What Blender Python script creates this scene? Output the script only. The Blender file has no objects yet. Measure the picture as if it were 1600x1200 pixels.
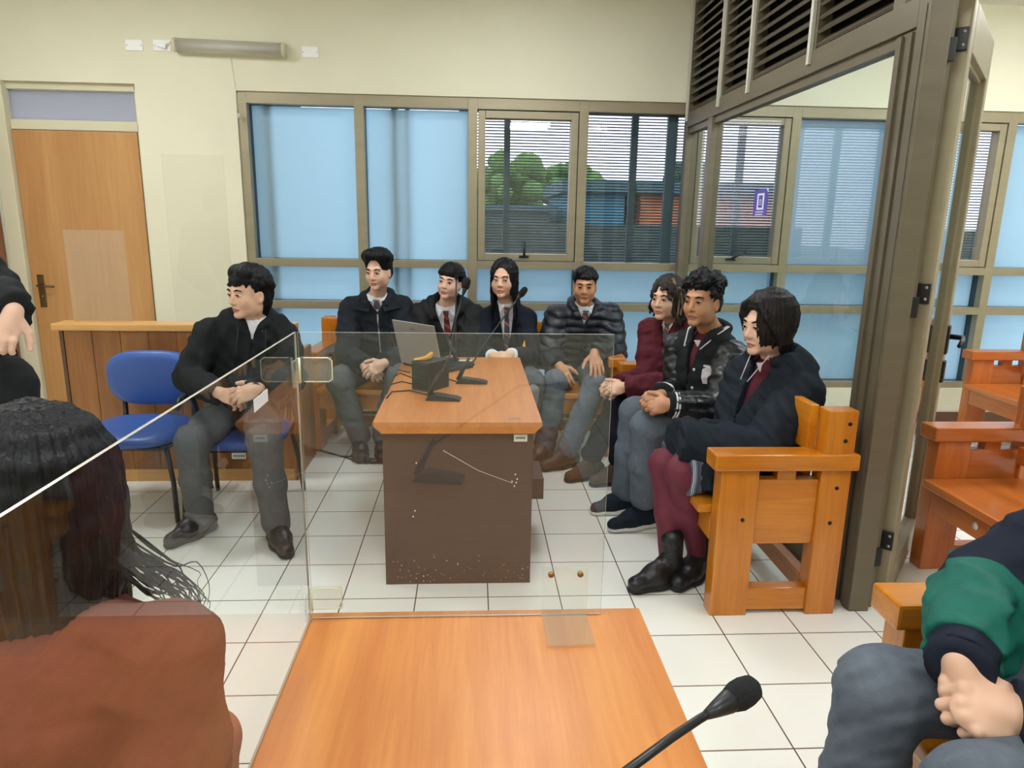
import bpy, bmesh, math, random
import numpy as np
from mathutils import Vector, Matrix

# ------------------------------------------------------------------ camera, world, light, exposure
SC = bpy.context.scene
COL = SC.collection
T = 0.29                                    # floor tile edge
FPX = 1095.6                                # focal length in pixels of the 1600 px frame
YAW, PIT, ROL = 0.0592, 0.2267, 0.0168
CAMH = 5.0959 * T
def _cam_axes():
    cy, sy, cp, sp = math.cos(YAW), math.sin(YAW), math.cos(PIT), math.sin(PIT)
    w = Vector((sy*cp, cy*cp, -sp)); r = Vector((cy, -sy, 0)); u = r.cross(w)
    cr, sr = math.cos(ROL), math.sin(ROL)
    return cr*r + sr*u, -sr*r + cr*u, w
CR, CU, CW = _cam_axes()
CAM = Vector((0, 0, CAMH))
cd = bpy.data.cameras.new('camera'); cam = bpy.data.objects.new('camera', cd); COL.objects.link(cam)
cd.sensor_width = 36; cd.lens = FPX/1600*36; cd.clip_start = 0.02; cd.clip_end = 200
cam.matrix_world = Matrix(((CR.x, CU.x, -CW.x, 0), (CR.y, CU.y, -CW.y, 0), (CR.z, CU.z, -CW.z, CAMH), (0, 0, 0, 1)))
SC.camera = cam
def ray(x, y): return CW + CR*((x-800)/FPX) + CU*((600-y)/FPX)
def at(x, y, Y):                            # point of the photograph at room depth Y
    d = ray(x, y); return CAM + d*(Y/d.y)
def fl(x, y, z=0.0):                        # ... on the horizontal plane z
    d = ray(x, y); return CAM + d*((z-CAMH)/d.z)
def pz(x, y, z): return CAM + ray(x, y)*z   # ... at distance z along the optical axis

W = bpy.data.worlds.new('overcast_sky'); SC.world = W; W.use_nodes = True
bg = W.node_tree.nodes['Background']; bg.inputs[0].default_value = (0.83, 0.80, 0.97, 1); bg.inputs[1].default_value = 3.8
SC.view_settings.view_transform = 'Standard'; SC.view_settings.look = 'None'
SC.view_settings.gamma = 1.0; SC.view_settings.use_curve_mapping = False
SC.view_settings.exposure = 0.0
LAMP = 25.0                                 # emission of the ceiling diffusers
CEIL = 3.0
FIXT = [(-2.45, 1.0), (-0.1, 1.0), (-2.3, 3.55), (0.35, 3.65), (4.5, 2.2), (3.9, 3.7), (-1.3, -1.2), (0.9, -1.2), (3.0, 1.2), (2.5, 3.7)]  # includes extra unseen right-room fixtures, added to brighten the wall there

# ------------------------------------------------------------------ materials
def s2l(c): return tuple(((v/255)/12.92 if v/255 <= .04045 else ((v/255+.055)/1.055)**2.4) for v in c)
MATS = {}
class NT:
    def __init__(s, name):
        s.m = bpy.data.materials.new(name); s.m.use_nodes = True; s.t = s.m.node_tree
        s.b = s.t.nodes['Principled BSDF']; s.out = s.t.nodes['Material Output']
    def n(s, typ, **kw):
        o = s.t.nodes.new(typ)
        for k, v in kw.items(): setattr(o, k, v)
        return o
    def l(s, a, b): s.t.links.new(a, b)
def mat(name, rgb, rough=.5, metal=0, spec=.5, noise=0, nscale=8, bump=0, bscale=60, coat=0, stretch=(1, 1, 1), emit=0, sss=0):
    q = NT(name); b = q.b; c = s2l(rgb)
    b.inputs['Base Color'].default_value = (*c, 1); b.inputs['Roughness'].default_value = rough
    b.inputs['Metallic'].default_value = metal; b.inputs['Specular IOR Level'].default_value = spec
    if coat: b.inputs['Coat Weight'].default_value = coat; b.inputs['Coat Roughness'].default_value = .12
    if sss: b.inputs['Subsurface Weight'].default_value = sss; b.inputs['Subsurface Radius'].default_value = (.012, .005, .003); b.inputs['Subsurface Scale'].default_value = 1
    if emit: b.inputs['Emission Color'].default_value = (*c, 1); b.inputs['Emission Strength'].default_value = emit
    if noise or bump:
        tc = q.n('ShaderNodeTexCoord'); mp = q.n('ShaderNodeMapping'); mp.inputs['Scale'].default_value = stretch
        q.l(tc.outputs['Object'], mp.inputs['Vector'])
    if noise:
        nz = q.n('ShaderNodeTexNoise'); nz.inputs['Scale'].default_value = nscale; nz.inputs['Detail'].default_value = 5
        q.l(mp.outputs[0], nz.inputs['Vector'])
        rp = q.n('ShaderNodeValToRGB')
        rp.color_ramp.elements[0].color = (*[v*(1-noise) for v in c], 1); rp.color_ramp.elements[1].color = (*[min(1, v*(1+noise)) for v in c], 1)
        rp.color_ramp.elements[0].position = .3; rp.color_ramp.elements[1].position = .7
        q.l(nz.outputs['Fac'], rp.inputs[0]); q.l(rp.outputs[0], b.inputs['Base Color'])
    if bump:
        nb = q.n('ShaderNodeTexNoise'); nb.inputs['Scale'].default_value = bscale; nb.inputs['Detail'].default_value = 4
        q.l(mp.outputs[0], nb.inputs['Vector'])
        bp = q.n('ShaderNodeBump'); bp.inputs['Strength'].default_value = bump; bp.inputs['Distance'].default_value = .01
        q.l(nb.outputs['Fac'], bp.inputs['Height']); q.l(bp.outputs[0], b.inputs['Normal'])
    MATS[name] = q.m; return q.m
def wood(name, c1, c2, axis='x', scale=1.0, rough=.35, coat=.3, planks=None, ring=.5):
    q = NT(name); b = q.b; tc = q.n('ShaderNodeTexCoord'); mp = q.n('ShaderNodeMapping')
    s = [14*scale]*3; s['xyz'.index(axis)] = .9*scale; mp.inputs['Scale'].default_value = s
    q.l(tc.outputs['Object'], mp.inputs['Vector'])
    n1 = q.n('ShaderNodeTexNoise'); n1.inputs['Scale'].default_value = 1; n1.inputs['Detail'].default_value = 6; n1.inputs['Roughness'].default_value = .6; n1.inputs['Distortion'].default_value = .6
    n2 = q.n('ShaderNodeTexNoise'); n2.inputs['Scale'].default_value = 9; n2.inputs['Detail'].default_value = 3
    q.l(mp.outputs[0], n1.inputs['Vector']); q.l(mp.outputs[0], n2.inputs['Vector'])
    mx = q.n('ShaderNodeMix'); mx.inputs[0].default_value = .3
    q.l(n1.outputs['Fac'], mx.inputs[2]); q.l(n2.outputs['Fac'], mx.inputs[3])
    rp = q.n('ShaderNodeValToRGB'); e = rp.color_ramp.elements
    e[0].color = (*s2l(c1), 1); e[1].color = (*s2l(c2), 1); e[0].position = .36; e[1].position = .64
    q.l(mx.outputs[0], rp.inputs[0])
    src = rp.outputs[0]
    if planks:                               # broad veneer leaves side by side along one axis: each a little lighter or darker
        ax, wdt = planks
        sp = q.n('ShaderNodeSeparateXYZ'); q.l(tc.outputs['Object'], sp.inputs[0])
        dv = q.n('ShaderNodeMath', operation='DIVIDE'); dv.inputs[1].default_value = wdt; q.l(sp.outputs['xyz'.index(ax)], dv.inputs[0])
        flr = q.n('ShaderNodeMath', operation='FLOOR'); q.l(dv.outputs[0], flr.inputs[0])
        wn = q.n('ShaderNodeTexWhiteNoise', noise_dimensions='1D'); q.l(flr.outputs[0], wn.inputs['W'])
        mr = q.n('ShaderNodeMapRange'); mr.inputs[3].default_value = .72; mr.inputs[4].default_value = 1.12; q.l(wn.outputs[0], mr.inputs[0])
        hs = q.n('ShaderNodeHueSaturation'); q.l(mr.outputs[0], hs.inputs['Value']); q.l(src, hs.inputs['Color']); src = hs.outputs[0]
    q.l(src, b.inputs['Base Color'])
    b.inputs['Roughness'].default_value = rough; b.inputs['Coat Weight'].default_value = coat; b.inputs['Coat Roughness'].default_value = .18
    MATS[name] = q.m; return q.m
def clear(name, tint=(.97, .98, .97), ior=1.75, haze=0.0, hazecol=(.8, .8, .8)):   # clear sheet: reflects by Fresnel on entry, passes the rest straight through
    q = NT(name); t = q.t; t.nodes.remove(q.b)
    tr = q.n('ShaderNodeBsdfTransparent'); tr.inputs[0].default_value = (*tint, 1)
    gl = q.n('ShaderNodeBsdfGlossy'); gl.inputs['Roughness'].default_value = .015
    fr = q.n('ShaderNodeFresnel'); fr.inputs[0].default_value = ior
    ge = q.n('ShaderNodeNewGeometry'); iv = q.n('ShaderNodeMath', operation='SUBTRACT'); iv.inputs[0].default_value = 1
    q.l(ge.outputs['Backfacing'], iv.inputs[1])
    mu = q.n('ShaderNodeMath', operation='MULTIPLY'); q.l(fr.outputs[0], mu.inputs[0]); q.l(iv.outputs[0], mu.inputs[1])
    mix = q.n('ShaderNodeMixShader'); q.l(mu.outputs[0], mix.inputs[0]); q.l(tr.outputs[0], mix.inputs[1]); q.l(gl.outputs[0], mix.inputs[2])
    last = mix.outputs[0]
    if haze:
        df = q.n('ShaderNodeBsdfDiffuse'); df.inputs[0].default_value = (*hazecol, 1)
        m2 = q.n('ShaderNodeMixShader'); m2.inputs[0].default_value = haze; q.l(last, m2.inputs[1]); q.l(df.outputs[0], m2.inputs[2]); last = m2.outputs[0]
    q.l(last, q.out.inputs[0]); MATS[name] = q.m; return q.m
def frosted(name, tint, thru=0.0, refl=(.5, .6, .65)):     # translucent film on glass: daylight from behind, room light from the front
    q = NT(name); t = q.t; t.nodes.remove(q.b)
    tl = q.n('ShaderNodeBsdfTranslucent'); tl.inputs[0].default_value = (*tint, 1)
    df = q.n('ShaderNodeBsdfDiffuse'); df.inputs[0].default_value = (*refl, 1)
    m1 = q.n('ShaderNodeMixShader'); m1.inputs[0].default_value = .3; q.l(tl.outputs[0], m1.inputs[1]); q.l(df.outputs[0], m1.inputs[2])
    tr = q.n('ShaderNodeBsdfTransparent'); tr.inputs[0].default_value = (*tint, 1)
    m2 = q.n('ShaderNodeMixShader'); m2.inputs[0].default_value = thru; q.l(m1.outputs[0], m2.inputs[1]); q.l(tr.outputs[0], m2.inputs[2])
    gl = q.n('ShaderNodeBsdfGlossy'); gl.inputs['Roughness'].default_value = .35
    m3 = q.n('ShaderNodeMixShader'); m3.inputs[0].default_value = .04; q.l(m2.outputs[0], m3.inputs[1]); q.l(gl.outputs[0], m3.inputs[2])
    q.l(m3.outputs[0], q.out.inputs[0]); MATS[name] = q.m; return q.m
def perforated(name):                        # outdoor sheet-metal screen: rows of small round-ended slots
    q = NT(name); b = q.b; b.inputs['Base Color'].default_value = (.05, .07, .08, 1); b.inputs['Roughness'].default_value = .6
    tc = q.n('ShaderNodeTexCoord'); sp = q.n('ShaderNodeSeparateXYZ'); q.l(tc.outputs['Object'], sp.inputs[0])
    def wave(sock, pitch, off=0):
        m = q.n('ShaderNodeMath', operation='MULTIPLY_ADD'); m.inputs[1].default_value = 2*math.pi/pitch; m.inputs[2].default_value = off
        q.l(sock, m.inputs[0]); s = q.n('ShaderNodeMath', operation='SINE'); q.l(m.outputs[0], s.inputs[0]); return s.outputs[0]
    wz = wave(sp.outputs[2], .0215); wx = wave(sp.outputs[0], .016)
    k = q.n('ShaderNodeMath', operation='MULTIPLY_ADD'); k.inputs[1].default_value = .35; q.l(wx, k.inputs[0]); q.l(wz, k.inputs[2])
    g = q.n('ShaderNodeMath', operation='GREATER_THAN'); g.inputs[1].default_value = -.02; q.l(k.outputs[0], g.inputs[0])
    tr = q.n('ShaderNodeBsdfTransparent'); mx = q.n('ShaderNodeMixShader')
    q.l(g.outputs[0], mx.inputs[0]); q.l(b.outputs[0], mx.inputs[1]); q.l(tr.outputs[0], mx.inputs[2]); q.l(mx.outputs[0], q.out.inputs[0])
    MATS[name] = q.m; return q.m
def tile_mat():
    q = NT('floor_tile'); b = q.b; tc = q.n('ShaderNodeTexCoord'); mp = q.n('ShaderNodeMapping')
    mp.inputs['Location'].default_value = (2.7611*T, -14.8578*T, 0); q.l(tc.outputs['Object'], mp.inputs['Vector'])
    br = q.n('ShaderNodeTexBrick'); br.offset = 0; br.squash = 1
    br.inputs['Scale'].default_value = 1; br.inputs['Brick Width'].default_value = T; br.inputs['Row Height'].default_value = T
    br.inputs['Mortar Size'].default_value = .0026; br.inputs['Mortar Smooth'].default_value = .1
    br.inputs['Color1'].default_value = (*s2l((232, 232, 222)), 1); br.inputs['Color2'].default_value = (*s2l((228, 227, 216)), 1)
    br.inputs['Mortar'].default_value = (*s2l((92, 70, 52)), 1)
    q.l(mp.outputs[0], br.inputs['Vector'])
    nz = q.n('ShaderNodeTexNoise'); nz.inputs['Scale'].default_value = 3; nz.inputs['Detail'].default_value = 6; q.l(tc.outputs['Object'], nz.inputs['Vector'])
    mx = q.n('ShaderNodeMix', data_type='RGBA', blend_type='MULTIPLY'); mx.inputs[0].default_value = .10
    q.l(br.outputs['Color'], mx.inputs[6]); q.l(nz.outputs['Color'], mx.inputs[7]); 
    hs = q.n('ShaderNodeHueSaturation'); hs.inputs['Saturation'].default_value = .9; hs.inputs['Value'].default_value = 1.1; q.l(mx.outputs[2], hs.inputs['Color'])
    q.l(hs.outputs[0], b.inputs['Base Color'])
    b.inputs['Roughness'].default_value = .28
    mr = q.n('ShaderNodeMapRange'); mr.inputs[3].default_value = .28; mr.inputs[4].default_value = .8; q.l(br.outputs['Fac'], mr.inputs[0]); q.l(mr.outputs[0], b.inputs['Roughness'])
    MATS['floor_tile'] = q.m
def stripe_mat(name, base, bands, period, axis='z', slope=0.0, rough=.7):     # woven stripes: bands = [(start, end, rgb)] in 0..1 of a period
    q = NT(name); b = q.b; tc = q.n('ShaderNodeTexCoord'); sp = q.n('ShaderNodeSeparateXYZ'); q.l(tc.outputs['Object'], sp.inputs[0])
    m0 = q.n('ShaderNodeMath', operation='MULTIPLY_ADD'); m0.inputs[1].default_value = slope
    q.l(sp.outputs[0], m0.inputs[0]); q.l(sp.outputs['xyz'.index(axis)], m0.inputs[2])
    d = q.n('ShaderNodeMath', operation='DIVIDE'); d.inputs[1].default_value = period; q.l(m0.outputs[0], d.inputs[0])
    f = q.n('ShaderNodeMath', operation='FRACT'); q.l(d.outputs[0], f.inputs[0])
    rp = q.n('ShaderNodeValToRGB'); cr = rp.color_ramp; cr.interpolation = 'CONSTANT'
    cr.elements[0].position = 0; cr.elements[0].color = (*s2l(base), 1); cr.elements.remove(cr.elements[1])
    for a, e, c in bands:
        x = cr.elements.new(a); x.color = (*s2l(c), 1); y = cr.elements.new(e); y.color = (*s2l(base), 1)
    q.l(f.outputs[0], rp.inputs[0]); q.l(rp.outputs[0], b.inputs['Base Color']); b.inputs['Roughness'].default_value = rough
    MATS[name] = q.m

mat('cream_paint', (231, 227, 202), .75, noise=.03, nscale=2, bump=.05, bscale=90)
mat('ceiling_paint', (225, 222, 208), .8, noise=.02, nscale=3)
mat('dark_skirting', (98, 66, 45), .5, noise=.1)
tile_mat()
mat('bronze_aluminium', (156, 146, 120), .42, metal=.35, noise=.05, nscale=3, stretch=(1, 1, 8))
mat('dark_aluminium', (114, 105, 87), .42, metal=.35, noise=.06, nscale=3, stretch=(1, 1, 8))
mat('slate_reveal_shade', (52, 66, 74), .6)  # dark colour stands in for shade inside the deep window reveals
mat('pale_strip', (200, 198, 182), .5)
mat('outer_post', (62, 84, 92), .6)
mat('black_plastic', (22, 22, 24), .4, bump=.02, bscale=200)
mat('black_rubber', (16, 16, 17), .7)
mat('black_foam', (14, 15, 16), .95, bump=.5, bscale=500)
mat('dark_metal', (40, 40, 42), .35, metal=.8)
mat('steel', (190, 190, 188), .3, metal=.9)
mat('brass', (150, 110, 60), .35, metal=.9)
mat('old_brass', (112, 92, 58), .4, metal=.8)
mat('white_plastic', (250, 250, 248), .45)
mat('cream_enamel', (218, 212, 182), .4)
mat('label_paper', (226, 230, 220), .7)
mat('ink', (40, 40, 44), .8)
mat('grey_ink', (120, 120, 118), .8)
wood('desk_laminate', (182, 108, 46), (204, 134, 64), 'y', .8, rough=.42, coat=.06)
wood('bench_pine', (184, 106, 15), (212, 136, 27), 'x', .9, rough=.3, coat=.5)
wood('bench_pine_upright', (180, 102, 15), (206, 130, 27), 'z', .9, rough=.3, coat=.5)
wood('bench_pine_end', (182, 104, 15), (208, 132, 27), 'y', .9, rough=.3, coat=.5)
wood('red_pine_end', (174, 92, 34), (200, 114, 46), 'y', .9, rough=.3, coat=.5)
wood('red_pine', (176, 92, 34), (202, 116, 46), 'x', .9, rough=.3, coat=.5)
wood('red_pine_upright', (176, 92, 34), (202, 116, 46), 'z', .9, rough=.3, coat=.5)
wood('door_veneer', (184, 132, 78), (204, 154, 96), 'z', .4, rough=.5, coat=.1)
wood('counter_veneer', (142, 88, 40), (184, 120, 60), 'z', .7, rough=.4, coat=.2, planks=('x', .1535))
wood('counter_oak', (206, 152, 84), (226, 174, 106), 'x', .8, rough=.35, coat=.3)
wood('brown_veneer', (122, 78, 48), (150, 98, 60), 'z', .5, rough=.5, coat=.1)
mat('dark_laminate', (74, 60, 52), .42, noise=.08, nscale=6, stretch=(2, 2, 14))
mat('edge_acrylic', (172, 164, 150), .25, spec=.6)
mat('edge_clip', (226, 228, 190), .2, spec=.6)
clear('acrylic'); clear('acrylic_clip', tint=(.95, .96, .94), haze=.07, hazecol=(.85, .85, .75)); clear('thin_acrylic', tint=(.985, .985, .98), ior=1.45); clear('window_glass', tint=(.86, .90, .90), ior=1.7)
clear('old_acrylic', tint=(.96, .96, .95), ior=1.6, haze=.07, hazecol=(.9, .85, .72))
frosted('frost_film', (.64, .87, .93)); frosted('thin_frost_film', (.60, .76, .82), thru=.16)
frosted('lamp_lens', (.85, .84, .80), thru=.35, refl=(.8, .78, .74))
frosted('fanlight_film', (.55, .57, .60), refl=(.62, .64, .68))
perforated('perforated_screen')
mat('blue_vinyl', (58, 94, 168), .38, bump=.06, bscale=300)
mat('laptop_silver', (168, 166, 160), .35, metal=.4)
mat('screen_black', (18, 20, 24), .2)
mat('gold_foil', (232, 168, 48), .35, metal=.3)
mat('purple_print', (82, 70, 170), .5)
mat('sticker_white', (232, 234, 240), .5)
mat('lamp_diffuser', (246, 250, 255), .5, emit=LAMP)
mat('lamp_frame', (225, 225, 220), .5)
mat('tree_leaf', (84, 122, 56), .8, noise=.4, nscale=6)
mat('dark_leaf', (44, 74, 52), .8, noise=.4, nscale=6)
mat('trunk', (80, 62, 48), .9)
mat('turquoise_wall', (58, 116, 132), .8, noise=.2, nscale=1)
mat('orange_wall', (168, 104, 68), .8, noise=.3, nscale=1.5)
mat('grey_green_wall', (78, 100, 98), .8, noise=.1, nscale=2)
mat('fascia', (58, 92, 96), .7)
mat('hedge_grey', (64, 78, 72), .9, noise=.35, nscale=5)
mat('asphalt', (70, 76, 78), .9, noise=.25, nscale=2)

# ------------------------------------------------------------------ mesh helpers
class MB:
    """collects shapes; build() links them as ONE mesh object"""
    def __init__(s): s.bm = bmesh.new()
    def box(s, x0, x1, y0, y1, z0, z1, bev=0.0, M=None):
        c = Vector(((x0+x1)/2, (y0+y1)/2, (z0+z1)/2))
        r = bmesh.ops.create_cube(s.bm, size=1)
        bmesh.ops.scale(s.bm, vec=(abs(x1-x0), abs(y1-y0), abs(z1-z0)), verts=r['verts'])
        if bev:
            ed = list({e for v in r['verts'] for e in v.link_edges})
            rr = bmesh.ops.bevel(s.bm, geom=ed, offset=bev, segments=2, affect='EDGES', profile=.6)
            vs = list({v for f in rr['faces'] for v in f.verts} | {v for v in r['verts'] if v.is_valid})
        else: vs = r['verts']
        bmesh.ops.translate(s.bm, vec=c, verts=vs)
        if M: bmesh.ops.transform(s.bm, matrix=M, verts=vs)
        return s
    def prism(s, pts, axis, a, b, M=None):           # closed outline in the two other axes, extruded along axis from a to b
        def P(p, t):
            q = list(p); q.insert('xyz'.index(axis), t); v = Vector(q); return M @ v if M else v
        A = [s.bm.verts.new(P(p, a)) for p in pts]; B = [s.bm.verts.new(P(p, b)) for p in pts]
        fs = [s.bm.faces.new(A), s.bm.faces.new(B)]
        n = len(pts)
        for i in range(n): fs.append(s.bm.faces.new((A[i], A[(i+1) % n], B[(i+1) % n], B[i])))
        bmesh.ops.recalc_face_normals(s.bm, faces=fs); return s
    def tube(s, pts, r, n=8, flat=1.0, cap=True):    # round bar along a polyline; r a number or one per point
        pts = [Vector(p) for p in pts]; rs = r if isinstance(r, (list, tuple)) else [r]*len(pts)
        rings = []; up = None
        for i, p in enumerate(pts):
            d = (pts[min(i+1, len(pts)-1)]-pts[max(i-1, 0)]).normalized()
            if up is None: up = Vector((0, 0, 1)) if abs(d.z) < .9 else Vector((1, 0, 0))
            sx = d.cross(up).normalized(); uy = sx.cross(d).normalized(); up = uy
            rings.append([s.bm.verts.new(p+sx*(rs[i]*math.cos(2*math.pi*k/n))+uy*(rs[i]*flat*math.sin(2*math.pi*k/n))) for k in range(n)])
        fs = []
        for a, b in zip(rings, rings[1:]):
            for k in range(n): fs.append(s.bm.faces.new((a[k], a[(k+1) % n], b[(k+1) % n], b[k])))
        if cap and n > 2: fs += [s.bm.faces.new(rings[0][::-1]), s.bm.faces.new(rings[-1])]
        for f in fs: f.smooth = True
        return s
    def lathe(s, prof, origin=(0, 0, 0), axis=(0, 0, 1), n=16):     # (radius, height) profile about an axis
        w = Vector(axis).normalized(); u = w.orthogonal().normalized(); v = w.cross(u); o = Vector(origin)
        rings = [[s.bm.verts.new(o+w*h+(u*math.cos(2*math.pi*k/n)+v*math.sin(2*math.pi*k/n))*max(r, 1e-4)) for k in range(n)] for r, h in prof]
        fs = []
        for a, b in zip(rings, rings[1:]):
            for k in range(n): fs.append(s.bm.faces.new((a[k], a[(k+1) % n], b[(k+1) % n], b[k])))
        fs += [s.bm.faces.new(rings[0][::-1]), s.bm.faces.new(rings[-1])]
        for f in fs: f.smooth = True
        return s
    def ball(s, c, r, n=12, M=None):
        r = (r, r, r) if not isinstance(r, (tuple, list)) else r
        q = bmesh.ops.create_uvsphere(s.bm, u_segments=n, v_segments=max(6, n*2//3), radius=1)
        bmesh.ops.scale(s.bm, vec=r, verts=q['verts'])
        if M: bmesh.ops.transform(s.bm, matrix=M, verts=q['verts'])
        bmesh.ops.translate(s.bm, vec=c, verts=q['verts'])
        for v in q['verts']:
            for f in v.link_faces: f.smooth = True
        return s
    def quad(s, *p):
        s.bm.faces.new([s.bm.verts.new(v) for v in p]); return s
    def build(s, name, m, parent=None, **kw):
        me = bpy.data.meshes.new(name); s.bm.to_mesh(me); s.bm.free()
        return link(name, me, m, parent, **kw)
def link(name, me, m, parent=None, label=None):
    o = bpy.data.objects.new(name, me); COL.objects.link(o)
    if m: me.materials.append(MATS[m])
    if parent: o.parent = parent
    if label: o['label'] = label
    return o
def tag(o, label, cat, group=None):
    o['label'] = label; o['category'] = cat
    if group: o['group'] = group
    return o
def thing(name, loc, label, cat, group=None, rz=0.0):
    o = bpy.data.objects.new(name, None); COL.objects.link(o); o.location = loc; o.rotation_euler = (0, 0, rz); o.empty_display_size = .1
    return tag(o, label, cat, group)
def struct(o): o['kind'] = 'structure'; return o
def copy_tree(o, parent=None):
    c = o.copy(); COL.objects.link(c)
    if parent: c.parent = parent
    for ch in list(o.children): copy_tree(ch, c)
    return c
def RZ(a): return Matrix.Rotation(a, 4, 'Z')
def TR(*p): return Matrix.Translation(p)
rnd = random.Random(7)

# ------------------------------------------------------------------ the room shell
YW = 5.13                                   # inner face of the back wall
XL, XR, YF = -4.1, 5.4, -2.6
WX0, WX1, WZ0, WZ1 = -1.59, 5.2, .27, 2.31  # the glazed opening in the back wall
DX0, DX1, DZ1 = -3.10, -2.25, 2.335         # doorway in the back wall
struct(MB().box(XL-.2, XR+.2, YF-.2, YW+.16, -.12, 0).build('floor', 'floor_tile'))
struct(MB().box(XL-.2, XR+.2, YF-.2, YW+.16, CEIL, CEIL+.1).build('ceiling', 'ceiling_paint'))
b = MB(); yb = YW+.16
b.box(XL, DX0-.10, YW, yb, 0, CEIL); b.box(DX0-.10, DX1, YW, yb, DZ1, CEIL); b.box(DX1, WX0, YW, yb, 0, CEIL)
b.box(WX0, WX1, YW, yb, WZ1, CEIL); b.box(WX0, WX1, YW, yb, 0, WZ0); b.box(WX1, XR, YW, yb, 0, CEIL)
struct(b.build('wall_back', 'cream_paint'))
struct(MB().box(XL-.14, XL, YF, yb, 0, CEIL).build('wall_left', 'cream_paint'))
struct(MB().box(XR, XR+.14, YF, yb, 0, CEIL).build('wall_right', 'cream_paint'))
struct(MB().box(XL-.14, XR+.14, YF-.14, YF, 0, CEIL).build('wall_front', 'cream_paint'))
struct(MB().box(DX1, 1.48, YW-.012, YW, 0, .08).box(1.58, XR, YW-.012, YW, 0, .08).build('baseboard_back', 'dark_skirting'))
for fx, fy in FIXT:
    t = thing('ceiling_light', (fx, fy, CEIL), 'square flush ceiling light above the room', 'light', 'ceiling lights')
    MB().box(-.32, .32, -.32, .32, -.03, 0, .004).build('housing', 'lamp_frame', t)
    MB().box(-.30, .30, -.30, .30, -.06, -.0305, .006).build('diffuser', 'lamp_diffuser', t)

# doorway: cream steel frame, veneered leaf, fanlight above
d = MB(); fy0, fy1 = YW+.005, YW+.11
d.box(DX0-.10, DX0, fy0-.02, fy1, 0, DZ1, .006).box(DX0-.10, DX1, fy0+.03, fy1, DZ1-.045, DZ1, .004).box(DX0, DX1, fy0+.03, fy1, 2.035, 2.10, .006).box(DX1-.022, DX1, fy0+.03, fy1, 0, DZ1, .003)
dr = struct(d.build('door_1', 'cream_enamel'))
lf = MB().box(DX0+.004, DX1-.026, YW+.03, YW+.07, .01, 2.03, .002).build('door_leaf', 'door_veneer', dr)
MB().box(DX0, DX1-.02, YW+.06, YW+.066, 2.10, DZ1-.05).build('fanlight_pane', 'fanlight_film', dr)
h = MB().box(-.023, .023, -.006, 0, -.12, .11, .004); h = h.build('handle_plate', 'old_brass', lf); h.location = (DX0+.065, YW+.03, .955)
MB().tube([(0, -.006, .035), (0, -.05, .035)], .008).tube([(0, -.05, .035), (.05, -.052, .034), (.11, -.045, .03)], .0075).build('lever', 'old_brass', h)
MB().lathe([(.011, 0), (.011, .006), (.004, .008)], (0, -.006, -.045), (0, -1, 0)).build('lock_cylinder', 'brass', h)
# wall to the left of that door: a brown veneered cupboard front standing on the floor
w2 = thing('wall_cupboard', (-3.62, YW-.02, 0), 'brown veneered cupboard against back wall left of the door', 'cupboard')
MB().box(-.46, .405, -.36, 0, .06, 2.0).build('body', 'brown_veneer', w2)
MB().box(-.45, .395, -.38, -.362, .10, 1.08, .003).build('door', 'brown_veneer', w2)
MB().box(-.45, .395, -.38, -.362, 1.10, 1.98, .003).build('upper_door', 'brown_veneer', w2)
MB().box(-.46, .405, -.35, 0, 0, .06).build('plinth', 'dark_skirting', w2)

# window wall: deep bronze frame; columns and rows read from the photograph
cols = [WX0, -.778, .003, .779, 1.56, 2.30, 3.06, 3.90, 4.66, WX1]
MW = .032                                   # half width of a mullion
rows = [WZ0, .345, .845, .90, 1.145, 1.20, 2.235, WZ1]      # sill, row, rail, row, rail, row, head
def frame_bar(b, x0, x1, z0, z1): b.box(x0, x1, YW+.015, YW+.075, z0, z1, .002)
fb = MB(); gk = MB(); ga, gb = YW+.075, YW+.15
for i, x in enumerate(cols):
    l, r_ = (x, x+.06) if i == 0 else ((x-.06, x) if i == len(cols)-1 else (x-MW, x+MW))
    frame_bar(fb, l, r_, WZ0, WZ1); gk.box(l-.0, r_+.0, ga, gb, WZ0, WZ1)
for i in range(len(cols)-1):
    l = cols[i]+(.06 if i == 0 else MW); r_ = cols[i+1]-(.06 if i == len(cols)-2 else MW)
    for z0, z1 in ((WZ0, .315), (.845, .90), (1.145, 1.20), (2.235, WZ1)):
        frame_bar(fb, l, r_, z0, z1); gk.box(l, r_, ga, gb, z0+.004, z1-.004)
win = struct(fb.build('window_1', 'bronze_aluminium'))
gk.build('outer_frame', 'slate_reveal_shade', win)
clear_cols = {2, 3, 4, 6}
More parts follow.
